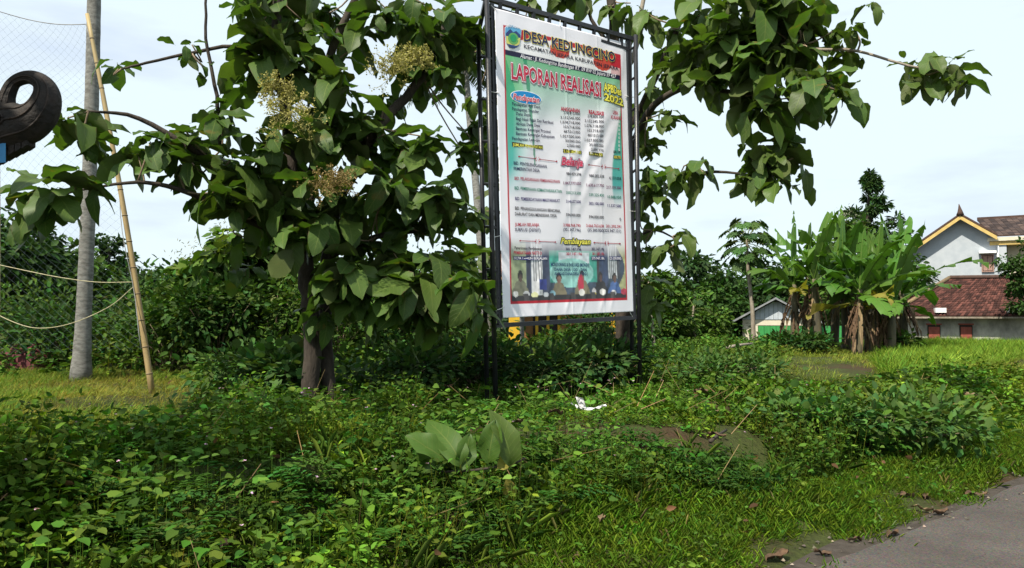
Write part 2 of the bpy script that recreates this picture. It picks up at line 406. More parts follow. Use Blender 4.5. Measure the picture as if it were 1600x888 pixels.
def tufts(xy, H, n, base, spread=.03, lean=(35, 82), wid=1.0, var=.22, kind='blade'):
    k = len(xy); parts = []; z = gh(xy[:, 0], xy[:, 1]); pc = rcol(k, base, var, .15); H = np.broadcast_to(H, (k,))
    for j in range(n):
        q = np.column_stack([xy + RG.normal(0, spread, (k, 2)), z - .01]); D = rdir(k, *lean)
        N = unit(np.column_stack([-D[:, 0] * .6, -D[:, 1] * .6, np.ones(k) * .7]))
        parts.append(leaves(q, D, N, H * RG.uniform(.6, 1.25, k), pc * RG.uniform(.8, 1.25, (k, 1)), kind, wid))
    return cat(*parts)
def scatter(n, x0, x1, y0, y1, keep):
    xy = np.column_stack([RG.uniform(x0, x1, n), RG.uniform(y0, y1, n)]); return xy[keep(xy[:, 0], xy[:, 1])]
def infov(x, y, m=1.0): return (np.abs(x) < y * .70 + m) & (y > 2.4)
def stuff(name, parts, mat, label, cat_):
    V, F, c = cat(*parts) if isinstance(parts, list) else parts
    return tag(link(name, mesh(name, V, F, mat, False, c)), label, cat_, None, 'stuff')

# ------------------------------------------------------------------ ground cover (nobody could count it)
def on_bank(x, y):
    s = road_s(x, y); edge = 1.05 + .7 * (vnoise(x, y, 1.3, 9) - .35)
    leftfield = (x < -.43 * y - .5 * (vnoise(x, y, .9, 12) - .5)) & (y > 6.3 + .8 * (vnoise(x, y, 1.1, 13) - .5))
    rightfield = (x > .36 * y) & (s > 2.7 + .8 * (vnoise(x, y, .8, 14) - .5))
    return infov(x, y, .8) & (s > edge) & (y < 15) & ~leftfield & ~rightfield
GRN = (.072, .135, .013); DKG = (.040, .092, .012); YGR = (.095, .135, .018)
def trodden(x, y): return (np.abs(x - .8) < 1.75) & (y > 6.9) & (y < 11.4)      # low growth where people stood to hang the banner
def build_cover():
    def mound(x, y): return (.26 + 2.1 * vnoise(x, y, 1.1, 21) ** 1.7) * (1 - .35 * sst(7.5, 9, y)) * np.where(trodden(x, y), .34, 1) * np.where((x < -.38 * y) & (y > 5.0), .6, 1)
    # broad mixed weeds over the bank
    near = lambda x, y: on_bank(x, y) & (y < 8.5)
    far = lambda x, y: on_bank(x, y) & (y >= 8.5)
    a = scatter(19000, -7, 7, 2.6, 8.5, near); a = a[vnoise(a[:, 0], a[:, 1], 1.6, 22) > .25]
    n1 = vnoise(a[:, 0], a[:, 1], .7, 31)
    g = n1 + RG.normal(0, .12, len(a))
    A = a[g > .52]; B = a[(g <= .52) & (g > .33)]; D = a[g <= .33]
    parts = [weeds(A, .30 * mound(A[:, 0], A[:, 1]) * RG.uniform(.6, 1.25, len(A)), 5, .070, GRN),
             weeds(B, .24 * mound(B[:, 0], B[:, 1]) * RG.uniform(.6, 1.3, len(B)), 5, .058, (.068, .120, .014), 'lance'),
             weeds(D, .34 * mound(D[:, 0], D[:, 1]) * RG.uniform(.5, 1.2, len(D)), 4, .078, DKG, 'ovate')]
    b = scatter(12000, -10, 10, 8.5, 15, far)
    parts.append(weeds(b, .27 * mound(b[:, 0], b[:, 1]) * RG.uniform(.6, 1.3, len(b)), 4, .088, GRN))
    stuff('weeds', parts, M_leaf, 'dense low green weeds with pointed leaves covering the bank', 'weeds')
    c = scatter(3600, -7, 8, 2.6, 10, on_bank)
    c = c[vnoise(c[:, 0], c[:, 1], 1.1, 41) > .40]
    c2 = scatter(900, -9, 9, 9, 15, on_bank)
    c = c[~trodden(c[:, 0], c[:, 1]) | (RG.uniform(size=len(c)) < .25)]; c2 = c2[~trodden(c2[:, 0], c2[:, 1]) | (RG.uniform(size=len(c2)) < .15)]
    c3 = scatter(1700, 3, 13, 5, 14, lambda x, y: infov(x, y) & (x > .34 * y) & (road_s(x, y) > 1.3) & (road_s(x, y) < 3.6) & (vnoise(x, y, .9, 15) > .3))
    stuff('creeping_vine', [creepers(c, .08, .36, 7, .062, (.060, .120, .016)), creepers(c2, .12, .3, 5, .10, (.06, .11, .014)), creepers(c3, .05, .20, 6, .08, (.072, .130, .016))],
          M_leaf, 'creeping vine with broad round leaves trailing over the bank', 'vine')
    # fern-like pinnate leaves in the hollow on the left
    f = scatter(420, -5.5, 2, 4, 9, lambda x, y: on_bank(x, y) & (vnoise(x, y, .9, 51) > .52))
    k = len(f); z = gh(f[:, 0], f[:, 1]); fp = []
    for r in range(3):
        D0 = rdir(k, 12, 50); col = rcol(k, (.042, .095, .016), .2); base = np.column_stack([f, z + .08])
        side = unit(np.cross(D0, UP[None]))
        for j in range(9):
            q = base + D0 * (.05 + .055 * j) - UP * (.004 * j * j)
            for sg in (1, -1):
                fp.append(leaves(q, unit(side * sg + D0 * .35), upn(k, .12), .085 * (1 - .06 * j), col, 'lance', 1.4))
        fp.append(ribbon(base - UP * .1, base + D0 * .5 - UP * .25, .002, col))
    stuff('fern_cover', fp, M_leaf, 'feathery compound-leaved weeds spread through the bank', 'ferns')
    # grass: verge by the road, patches in the bank, the fields
    def verge(x, y):
        s = road_s(x, y); lo = .04 + .45 * (vnoise(x, y, 1.5, 61) - .35); hi = 1.5 + .8 * (vnoise(x, y, 1.3, 9) - .35)
        return infov(x, y, .6) & (s > lo) & (s < hi)
    v = scatter(42000, -2, 10, 3.2, 14, verge)
    d = road_s(v[:, 0], v[:, 1]); thin = vnoise(v[:, 0], v[:, 1], 2.2, 62)
    v = v[(thin + .9 * d) > .50]; hv = .10 + .11 * vnoise(v[:, 0], v[:, 1], 1.2, 63)
    v2 = scatter(900, -2, 10, 3.2, 14, lambda x, y: infov(x, y) & (road_s(x, y) > .1) & (road_s(x, y) < .6) & (vnoise(x, y, 1.9, 64) > .55))
    v3 = scatter(2600, -6, 7, 3, 13, on_bank); v3 = v3[(vnoise(v3[:, 0], v3[:, 1], .9, 65) > .5) & ~trodden(v3[:, 0], v3[:, 1])]
    stuff('verge_grass', [tufts(v, hv * .68, 11, (.145, .235, .024), .055, (22, 78), .85, .3), tufts(v[::40], hv[::40] * .9, 4, (.22, .20, .08), .04, (20, 80), .6), creepers(v[::14], .02, .10, 5, .05, (.06, .12, .016), 'ovate', .05), tufts(v2, .12, 7, (.17, .17, .05), .03, (25, 80), .7), tufts(v3, .26, 7, (.13, .20, .03), .05, (30, 82), .5)],
          M_grass, 'short bright green grass along the edge of the asphalt', 'grass')
    lf = scatter(16000, -15, -2.5, 6, 15, lambda x, y: infov(x, y, 1.5) & (x < -.42 * y) & (y > 6.0))
    l2 = lf[vnoise(lf[:, 0], lf[:, 1], .6, 71) > .45]
    rf = scatter(38000, 3, 24, 8.0, 33, lambda x, y: infov(x, y, 1) & (road_s(x, y) > 2.3) & (x > .34 * y) & (vnoise(x, y, 1.0, 72) + .8 * sst(.46, .56, x / y) > .38))
    tl = scatter(60000, 5, 26, 10.5, 33, lambda x, y: infov(x, y, 1) & (road_s(x, y) > 2.9 + 1.2 * vnoise(x, y, .5, 75)) & (x / y > .50 + .12 * (vnoise(x, y, .35, 73) - .5)))
    mid = scatter(9000, -6, 14, 14, 30, lambda x, y: infov(x, y, 1) & (x < .38 * y))
    stuff('field_grass', [tufts(lf, .15, 5, (.165, .165, .028), .05, (12, 70), 1.3, .22, 'sliver'), tufts(l2, .17, 7, (.11, .17, .022), .05, (20, 75), 1.2, .22, 'sliver'),
                          tufts(rf, .16, 6, (.15, .18, .028), .08, (18, 70), 1.7, .3, 'sliver'),
                          tufts(tl, .27 + .06 * RG.normal(size=len(tl)), 8, (.135, .215, .026), .08, (35, 82), .9, .3, 'sliver'),
                          tufts(mid, .2, 6, (.12, .18, .026), .07, (15, 72), 1.7, .22, 'sliver')],
          M_grass, 'open field of short and tall grass behind the bank', 'grass')
    # taller leafy weeds in the field behind
    wv = scatter(5200, -12, 14, 13.5, 30, lambda x, y: infov(x, y, 1) & (x < .36 * y) & ((x > -.43 * y) | (y > 13.5)) & (vnoise(x, y, .45, 81) > .34))
    hw = (.45 + .5 * vnoise(wv[:, 0], wv[:, 1], .35, 82)) * RG.uniform(.6, 1.2, len(wv)) * np.where(wv[:, 0] > -.6, .45, 1)
    wr = scatter(900, 6, 14, 17, 25, lambda x, y: (x > .34 * y) & (x < .44 * y) & (vnoise(x, y, .6, 83) > .5))
    stuff('tall_weeds', [weeds(wv, hw, 5, .14, (.056, .110, .016)), weeds(wr, .25, 4, .11, (.09, .13, .018))], M_leaf, 'waist-high leafy weeds growing across the rear field', 'weeds')
    # crumbs of gravel and soil along the broken asphalt edge
    gp = scatter(9000, -1, 9, 3.2, 12, lambda x, y: infov(x, y) & (road_s(x, y) > -.16 + .2 * (vnoise(x, y, 2.5, 97) - .5)) & (road_s(x, y) < .30)); k = len(gp)
    sz = RG.uniform(.004, .016, k) * RG.uniform(.5, 1.3, k); cz = np.maximum(gh(gp[:, 0], gp[:, 1]), 0) + .004; O8 = np.array([(1, 0, 0), (0, 1, 0), (-1, 0, 0), (0, -1, 0), (0, 0, .8), (0, 0, -.4)])
    V = np.column_stack([gp, cz])[:, None] + O8[None] * sz[:, None, None] * RG.uniform(.6, 1.4, (k, 6, 1)); b8 = np.arange(k)[:, None] * 6
    F = np.concatenate([b8 + np.array([[i_, (i_ + 1) % 4, 4]]) for i_ in range(4)], 1).reshape(-1, 3)
    tag(link('gravel', mesh('gravel', V.reshape(-1, 3), F, M_tile, False, np.repeat(rcol(k, (.085, .070, .055), .45, .06), 6, 0))), 'loose gravel and soil crumbs along the asphalt edge', 'gravel', None, 'stuff')
    # dead stems and leaf litter caught in the weeds
    ds = scatter(520, -6, 8, 3, 12, on_bank); k = len(ds); q = np.column_stack([ds, gh(ds[:, 0], ds[:, 1]) + RG.uniform(0, .2, k)])
    dl = scatter(650, -6, 8, 3, 12, lambda x, y: infov(x, y) & (road_s(x, y) > .3) & (vnoise(x, y, 1.3, 95) > .45)); kl = len(dl)
    stuff('leaf_litter', [ribbon(q, q + rdir(k, 5, 65) * RG.uniform(.15, .5, (k, 1)), .0035, rcol(k, (.20, .14, .07), .3, .08)),
                          leaves(np.column_stack([dl, gh(dl[:, 0], dl[:, 1]) + RG.uniform(.02, .26, kl)]), rdir(kl, -30, 30), upn(kl, .6), RG.uniform(.03, .09, kl), rcol(kl, (.085, .05, .025), .35, .1), 'ovate')],
          M_leaf, 'dead stems and small brown litter caught among the weeds', 'litter')
    # tiny pink flowers on the creepers
    fl = scatter(130, -5, 5, 3.4, 9, on_bank); k = len(fl); q = np.column_stack([fl, gh(fl[:, 0], fl[:, 1]) + RG.uniform(.28, .42, k)]); fp = []
    for r in range(5):
        fp.append(leaves(q, rdir(k, -10, 40), upn(k, .2), .014, rcol(k, (.55, .36, .50), .1, .05), 'round'))
    stuff('weed_flowers', fp, M_leaf, 'tiny pale pink flowers dotted among the weeds', 'flowers')
build_cover()

# ------------------------------------------------------------------ teak trees with big leaves
def teak_leaf_mesh(seed, droop, fold, cup, crumple=0.0):
    r = random.Random(seed); nt_, na = 9, 5; V, UVs = [], []; ph = r.uniform(0, 6); tw = r.uniform(-.25, .25)
    for i in range(nt_):
        t = i / (nt_ - 1); wdt = .265 * max(0.02, math.sin(math.pi * min(1, t * .96 + .03) ** 1.05)) ** .56 if i else .02
        if i == nt_ - 1: wdt = .015
        for j in range(na):
            v = (j / (na - 1)) * 2 - 1; y = v * wdt * (1 + .035 * math.sin(t * 15 + ph + v * 2) + r.uniform(-.02, .02))
            z = -droop * t * t + fold * abs(y) - cup * y * y + .05 * math.sin(t * 13 + ph + v) * abs(v) ** 2 * (1 if v > 0 else .8) + tw * t * y + .02 * r.uniform(-1, 1) * abs(v) + crumple * (math.sin(t * 7 + v * 3 + ph) + .5 * math.sin(v * 5 + ph * 2) + r.uniform(-.5, .5)) * (.2 + t)
            x = .08 + t * (1 - .28 * droop * t)
            V.append((x, y, z)); UVs.append((t, .5 + v * .5))
    F = [(i * na + j, i * na + j + 1, (i + 1) * na + j + 1, (i + 1) * na + j)[::-1] for i in range(nt_ - 1) for j in range(na - 1)]
    n = len(V)  # leaf stalk
    V += [(-.02, -.008, .004), (-.02, .008, .004), (.10, .008, .002), (.10, -.008, .002)]; UVs += [(0, .5)] * 4; F.append((n, n + 1, n + 2, n + 3))
    return V, F, UVs
TL = []
for i in range(14):
    V, F, U = teak_leaf_mesh(i, [.12, .3, .5, .75, .2, .4, .6, .9, .35][i % 9] * (1 if i < 9 else .7), [.35, .2, .45, .3, .6, .1, .25, .4, .5][i % 9], [.2, .8, .5, 1.1, 0, .6, .9, .3, .4][i % 9])
    TL.append((np.array(V), F, U, mesh('leaf', V, F, M_teak, True, uv=U)))
def basis(D, N):
    X = Vector(D).normalized(); Y = Vector(N).cross(X)
    if Y.length < 1e-3: Y = Vector((1, 0, 0)).cross(X)
    Y.normalize(); Z = X.cross(Y)
    return Matrix((X, Y, Z)).transposed()
class Teak:
    def __init__(s, name, base, label, group='teak trees'):
        s.base = Vector(base); s.root = empty(name, s.base, label, 'tree', group); s.L = []; s.wood = 0
        s.tw = MB()
    def limb(s, pts, r0, r1, name='limb', mat=None, sides=8):
        P = spline(pts, 5); n = len(P)
        P = [p + Vector((random.gauss(0, 1), random.gauss(0, 1), 0)) * r0 * .12 * (0 < i < n - 1) for i, p in enumerate(P)]
        V, F = tube([p - s.base for p in P], list(np.linspace(r0, r1, n)), sides)
        return link(name, mesh(name, V, F, mat or M_bark, True), s.root)
    def twig(s, a, b, r=.012):
        a, b = Vector(a), Vector(b); m = a.lerp(b, .5) + Vector((random.gauss(0, .05), random.gauss(0, .05), random.gauss(0, .05) - .03))
        s.tw.tube([p - s.base for p in spline([a, m, b], 3)], [r, r * .7], 5)
    def rosette(s, c, n=7, L=.42, el=(-55, 25), az=None, up=None):
        c = Vector(c); a0 = random.uniform(0, 6.28) if az is None else az
        for k in range(n):
            a = a0 + k * 2.4 + random.gauss(0, .35); e = math.radians(random.uniform(*el) - 12 * (k % 2))
            D = Vector((math.cos(a) * math.cos(e), math.sin(a) * math.cos(e), math.sin(e)))
            N = Vector((random.gauss(0, .35), random.gauss(0, .35), 1))
            p = c + Vector((random.gauss(0, .05), random.gauss(0, .05), random.gauss(0, .06)))
            s.L.append((p, basis(D, N), L * random.choice((.55, .75, .9, 1.0, 1.1, 1.25)), random.randrange(14)))
    def cluster(s, c, n, L, el=(-48, 32)):
        s.rosette(c, n, L, el)
        if random.random() < .97: s.rosette(Vector(c) + Vector((random.gauss(0, .16), random.gauss(.15, .2), random.gauss(-.05, .14))), max(3, n - 1), L * .92, el)
    def finish(s, maxn=300):
        order = sorted(s.L, key=lambda q: -(q[2] / max(2., q[0].y)))
        vis, rest = order[:maxn], order[maxn:]
        V, F, U = [], [], []
        for p, B, sc, k in rest:
            n = len(V); tv, tf, tu, _ = TL[k]
            W = tv * sc @ np.array(B).T + np.array(p - s.base); V += [tuple(x) for x in W]; U += tu; F += [tuple(i + n for i in f) for f in tf]
        n0 = len(F); n = len(V); V += s.tw.v; U += [(0, .5)] * len(s.tw.v); F += [tuple(i + n for i in f) for f in s.tw.f]
        me = mesh('crown', V, F, None, True, uv=U, mats=[M_teak, M_twig], midx=[0] * n0 + [1] * (len(F) - n0))
        crown = link('crown', me, s.root); crown['kind'] = 'stuff'
        for p, B, sc, k in vis:
            o = link('leaf', TL[k][3], crown); M = B.to_4x4(); M = Matrix.Translation(p - s.base) @ M @ Matrix.Scale(sc, 4); o.matrix_basis = M
        return s.root
def flower_panicle(c, size, seed, name='flower_panicle', parent=None, off=None, faded=False):
    r = np.random.default_rng(seed); br = []; fl = []
    c = np.array(c, float)
    for k in range(22):
        d = unit(r.normal(0, 1, 3) * np.array([1, .7, .8]) + np.array([0, 0, .55])); e = c + d * size * r.uniform(.5, 1.0); br.append((c, e, .004))
        for j in range(9):
            f = r.uniform(.3, 1); b0 = c + (e - c) * f; e2 = b0 + unit(r.normal(0, 1, 3) + d) * size * r.uniform(.12, .3); br.append((b0, e2, .0022))
            fl += [e2 + r.normal(0, size * .05, 3) for _ in range(3)]
    A = np.array([b[0] for b in br]); B = np.array([b[1] for b in br]); fl = np.array(fl); k = len(fl)
    col = np.array((.33, .30, .11)) if not faded else np.array((.22, .16, .07))
    ps = [ribbon(A, B, .0028, np.tile(col * .8, (len(A), 1)))]
    for j in range(2): ps.append(leaves(fl, rdir(k, -60, 80), upn(k, .8), .019, np.clip(col * r.uniform(.6, 1.4, (k, 1)), 0, .6), 'round'))
    V, F, cc = cat(*ps)
    if off is not None: V = V - np.array(off)
    o = link(name, mesh(name, V, F, M_leaf, False, cc), parent); o['kind'] = 'stuff'; return o

def main_teak():
    bx, by = at(487, 560, 9.0).x, 9.0
    T = Teak('teak_tree', (bx, by, g1(bx, by)), 'large-leaved teak tree with yellowish flower clusters beside the banner frame')
    B = T.base
    a = lambda px, py, Y: at(px, py, Y)
    T.limb([B - Vector((0, 0, .1)), a(486, 500, 9.0), a(478, 420, 9.05), a(470, 350, 9.0)], .11, .09, 'trunk', sides=12)
    T.limb([B + Vector((.22, .15, -.1)), a(508, 500, 9.2), a(512, 400, 9.25), a(530, 300, 9.3)], .085, .07, 'trunk', sides=10)
    T.limb([a(470, 360, 9.0), a(455, 250, 8.9), a(440, 130, 8.8), a(432, -10, 8.8), a(428, -90, 8.8)], .09, .04)
    T.limb([a(474, 350, 9.0), a(500, 220, 9.1), a(512, 100, 9.1), a(560, -20, 9.2), a(575, -80, 9.2)], .08, .03)
    T.limb([a(528, 310, 9.3), a(590, 200, 9.4), a(660, 120, 9.6), a(700, 20, 9.8), a(690, -60, 9.8)], .085, .03)
    T.limb([a(472, 360, 9.0), a(400, 290, 8.7), a(330, 250, 8.5), a(215, 185, 8.3), a(138, 174, 8.0)], .07, .012)
    T.limb([a(440, 150, 8.8), a(380, 77, 8.6), a(300, 83, 8.5), a(215, 102, 8.3), a(190, 108, 8.3)], .03, .010)
    T.limb([a(470, 380, 9.0), a(380, 340, 8.6), a(290, 300, 8.3), a(215, 285, 8.0), a(120, 298, 7.8)], .05, .010)
    T.limb([a(345, 230, 8.6), a(338, 150, 8.5), a(322, 60, 8.5), a(323, -30, 8.5)], .028, .014, mat=M_bark)
    T.limb([a(515, 400, 9.25), a(590, 370, 9.3), a(660, 360, 9.4), a(720, 350, 9.5)], .05, .015)
    T.limb([a(508, 430, 9.2), a(580, 440, 9.1), a(650, 440, 9.0), a(720, 450, 9.0)], .05, .014)
    T.limb([a(530, 300, 9.3), a(620, 160, 9.6), a(700, 110, 9.8), a(760, 70, 10.0)], .02, .012, mat=M_twig)
    T.limb([a(690, 0, 9.9), a(740, 45, 10.0), a(765, 75, 10.2), a(800, 110, 10.4)], .022, .02)
    cl = [ # px, py, depth, n, L
        (430, 12, 8.7, 8, .42), (405, 45, 8.6, 8, .42), (470, 30, 8.9, 7, .40), (415, 95, 8.5, 8, .42), (455, 80, 8.7, 7, .38), (400, 120, 8.5, 5, .36),
        (440, -30, 8.7, 8, .42), (480, -20, 9, 6, .42), (515, 20, 9.2, 6, .36), (395, 10, 8.6, 6, .4),
        (345, 190, 8.4, 8, .34), (290, 205, 8.3, 8, .36), (235, 222, 8.2, 8, .38), (215, 240, 8.2, 6, .34), (300, 255, 8.2, 8, .40), (360, 250, 8.3, 8, .42),
        (400, 215, 8.5, 7, .36), (395, 290, 8.4, 8, .42), (340, 300, 8.2, 7, .40), (280, 275, 8.2, 5, .34), (420, 250, 8.6, 7, .38), (445, 310, 8.5, 6, .42), (400, 335, 8.4, 7, .42), (380, 370, 8.5, 5, .36),
        (520, 95, 8.9, 8, .42), (560, 55, 9.1, 7, .40), (545, 135, 8.9, 8, .42), (510, 165, 8.9, 8, .40), (560, 185, 9.0, 8, .40), (600, 210, 9.1, 8, .42), (530, 225, 8.8, 8, .42),
        (640, 240, 9.2, 8, .40), (675, 215, 9.3, 7, .40), (600, 160, 9.2, 7, .36), (485, 205, 8.8, 7, .4), (560, 265, 8.9, 7, .40), (495, 270, 8.8, 7, .4),
        (620, 30, 9.4, 7, .40), (655, 50, 9.5, 8, .40), (690, 25, 9.7, 8, .38), (670, 85, 9.5, 8, .40), (705, 60, 9.8, 7, .36), (640, 100, 9.4, 6, .36), (720, 95, 9.9, 4, .34), (650, 0, 9.6, 7, .4), (590, 10, 9.3, 7, .4),
        (610, 290, 9.0, 7, .40), (650, 300, 9.1, 7, .40), (700, 290, 9.3, 5, .34), (735, 215, 9.8, 6, .34), (725, 240, 9.9, 6, .34), (680, 335, 9.2, 7, .36), (725, 330, 9.5, 5, .34), (590, 330, 8.9, 7, .42), (545, 320, 8.8, 7, .42), (640, 355, 9.1, 6, .40),
        (500, 340, 8.7, 7, .42), (470, 370, 8.7, 6, .4), (560, 375, 8.9, 7, .42), (615, 395, 8.9, 7, .44), (665, 400, 9.0, 7, .44), (705, 415, 9.0, 7, .46), (735, 440, 8.9, 6, .48), (690, 455, 8.8, 6, .50), (640, 440, 8.8, 7, .46), (580, 430, 8.8, 7, .44), (540, 410, 8.8, 6, .42), (730, 480, 8.8, 4, .46), (610, 470, 8.9, 6, .42), (520, 450, 8.8, 5, .38), (650, 480, 8.9, 6, .44), (560, 470, 9, 6, .4), (505, 490, 9, 5, .32),
        (185, 108, 8.3, 8, .27), (105, 185, 8.0, 8, .40), (128, 200, 8.0, 5, .34), (90, 298, 7.8, 8, .42), (45, 305, 7.7, 7, .36), (130, 290, 7.8, 5, .30),
        (290, 82, 8.5, 7, .17), (318, 105, 8.5, 4, .16), (300, 70, 8.5, 4, .14)]
    for px, py, Y, n, L in cl:
        c = a(px, py, Y + random.uniform(-.35, .35)); T.cluster(c, n + 2, L * 1.06, (-48, 34)) if L > .3 else T.rosette(c, n, L * 1.1)
    # twigs to the rosettes from the nearest limb points
    pts = [a(455, 250, 8.9), a(440, 130, 8.8), a(432, -10, 8.8), a(500, 220, 9.1), a(512, 100, 9.1), a(560, -20, 9.2), a(590, 200, 9.4), a(660, 120, 9.6), a(700, 20, 9.8),
           a(400, 290, 8.7), a(330, 250, 8.5), a(380, 340, 8.6), a(290, 300, 8.3), a(590, 370, 9.3), a(660, 360, 9.4), a(580, 440, 9.1), a(650, 440, 9.0), a(215, 285, 8.0), a(120, 298, 7.8), a(138, 174, 8), a(190, 108, 8.3), a(300, 83, 8.5), a(530, 300, 9.3)]
    for px, py, Y, n, L in cl:
        c = a(px, py, Y); q = min(pts, key=lambda p: (p - c).length); T.twig(q, c)
    r = T.finish()
    flower_panicle(a(452, 178, 7.9), .36, 1, parent=r, off=T.base); flower_panicle(a(615, 118, 8.2), .36, 2, parent=r, off=T.base)
    flower_panicle(a(655, 100, 8.3), .24, 4, parent=r, off=T.base); flower_panicle(a(515, 295, 7.9), .34, 3, parent=r, off=T.base, faded=True); flower_panicle(a(430, 150, 7.95), .24, 5, parent=r, off=T.base)
main_teak()
def right_teak():
    p = at(978, 520, 12.6)
    T = Teak('teak_tree', (p.x, p.y, g1(p.x, p.y)), 'teak tree rising behind the banner with a long bough reaching over the field')
    a = at; B = T.base
    T.limb([B - Vector((0, 0, .1)), a(976, 470, 12.5), a(968, 330, 12.3), a(965, 200, 12.2), a(960, 60, 12), a(950, -60, 12)], .16, .07, 'trunk', sides=12)
    T.limb([a(968, 300, 12.3), a(1010, 180, 11.5), a(1080, 130, 10.6), a(1160, 100, 10), a(1240, 70, 9.8)], .07, .02)
    T.limb([a(966, 240, 12.3), a(1020, 130, 11.6), a(1060, 40, 11.0), a(1100, -40, 10.8)], .06, .03)
    T.limb([a(975, 360, 12.3), a(1030, 300, 11.6), a(1100, 270, 10.8), a(1190, 275, 10.2)], .05, .012)
    T.limb([a(985, 380, 12.2), a(1020, 360, 11.6), a(1060, 375, 11.2)], .03, .01)
    T.limb([a(1080, 130, 10.6), a(1180, 150, 9.8), a(1260, 135, 9.4), a(1300, 125, 9.3)], .04, .012)
    T.limb([a(1240, 75, 9.8), a(1290, 78, 9.5), a(1340, 80, 9.3), a(1420, 103, 9.0), a(1470, 110, 8.9)], .024, .012, mat=M_barkpale)
    T.limb([a(962, 120, 12), a(990, 90, 11.9), a(1000, 30, 11.8), a(1012, -40, 11.8)], .05, .03, mat=M_barkpale)
    T.limb([a(960, 80, 12), a(925, 30, 12), a(905, -40, 12)], .04, .02)
    T.limb([a(963, 150, 12.1), a(860, 90, 12.3), a(800, 60, 12.2), a(770, 60, 11.5)], .04, .015)
    cl = [(1010, 20, 11.3, 6, .38), (1050, 45, 10.9, 8, .42), (1095, 25, 10.5, 8, .44), (1145, 30, 10.1, 8, .46), (1195, 20, 9.9, 8, .46), (1240, 25, 9.8, 8, .44), (1270, 10, 9.8, 6, .4),
          (1120, 75, 10.2, 8, .46), (1170, 80, 9.9, 8, .46), (1220, 70, 9.7, 8, .46), (1260, 75, 9.5, 7, .42), (1300, 50, 9.6, 6, .30), (1335, 45, 9.5, 6, .24), (1320, 75, 9.5, 5, .28),
          (1085, 105, 10.5, 7, .42), (1055, 100, 10.9, 7, .38), (1020, 140, 11.4, 6, .34), (1130, 125, 10.0, 8, .44), (1190, 120, 9.7, 8, .46), (1165, 150, 9.8, 8, .48), (1240, 115, 9.5, 8, .44), (1280, 120, 9.3, 8, .46), (1305, 140, 9.3, 6, .46), (1220, 155, 9.5, 6, .46),
          (1150, -20, 10, 8, .46), (1220, -25, 9.9, 8, .46), (1080, -20, 10.6, 7, .44), (1100, 65, 10.4, 7, .44), (1200, 45, 9.7, 8, .46), (1150, 55, 9.9, 8, .46), (1250, 48, 9.6, 7, .42),
          (1185, 235, 10.0, 8, .40), (1215, 240, 9.9, 8, .40), (1195, 265, 10.0, 7, .40), (1245, 245, 9.9, 6, .36), (1165, 235, 10.2, 5, .32), (1215, 280, 9.9, 4, .38),
          (1090, 260, 10.8, 4, .40), (1065, 268, 11.0, 4, .40), (1020, 270, 11.4, 6, .36), (1008, 230, 11.6, 6, .34), (1015, 190, 11.5, 6, .34), (1040, 175, 11.2, 5, .36), (1010, 310, 11.7, 6, .34), (1000, 340, 11.9, 5, .32),
          (1060, 365, 11.2, 6, .32), (1045, 385, 11.4, 5, .3), (1010, 390, 11.8, 6, .32), (1015, 440, 12, 6, .36), (1010, 470, 12.2, 6, .40),
          (1455, 98, 9.0, 6, .31), (1480, 105, 8.9, 7, .33), (1498, 112, 8.8, 5, .32), (1445, 112, 9.0, 3, .31),
          (830, 0, 12, 6, .36), (900, -10, 12, 7, .38), (950, 10, 11.8, 6, .36), (985, 5, 11.6, 6, .36), (770, 45, 11.8, 6, .34), (745, 60, 12, 5, .34), (870, -25, 12, 6, .38),
          (765, 240, 12.2, 7, .36), (760, 330, 12.4, 7, .36), (755, 400, 12.5, 7, .38), (745, 150, 12, 6, .32), (766, 290, 12.5, 6, .36), (762, 180, 12.3, 6, .34)]
    pts = [a(1010, 180, 11.5), a(1080, 130, 10.6), a(1160, 100, 10), a(1240, 70, 9.8), a(1020, 130, 11.6), a(1060, 40, 11.0), a(1100, -40, 10.8), a(1030, 300, 11.6), a(1100, 270, 10.8), a(1190, 275, 10.2), a(1020, 360, 11.6), a(1060, 375, 11.2),
           a(1180, 150, 9.8), a(1260, 135, 9.4), a(1340, 80, 9.3), a(1420, 103, 9), a(1470, 110, 8.9), a(970, 330, 12.3), a(970, 420, 12.4), a(905, -30, 12), a(860, 90, 12.3), a(800, 60, 12.2), a(770, 60, 11.5), a(960, 0, 12)]
    for px, py, Y, n, L in cl:
        c = a(px, py, Y); T.cluster(a(px, py, Y + random.uniform(-.3, .3)), n + 1, L * 1.02, (-62, 26)); q = min(pts, key=lambda p: (p - c).length); T.twig(q, c, .014)
    T.finish()
right_teak()
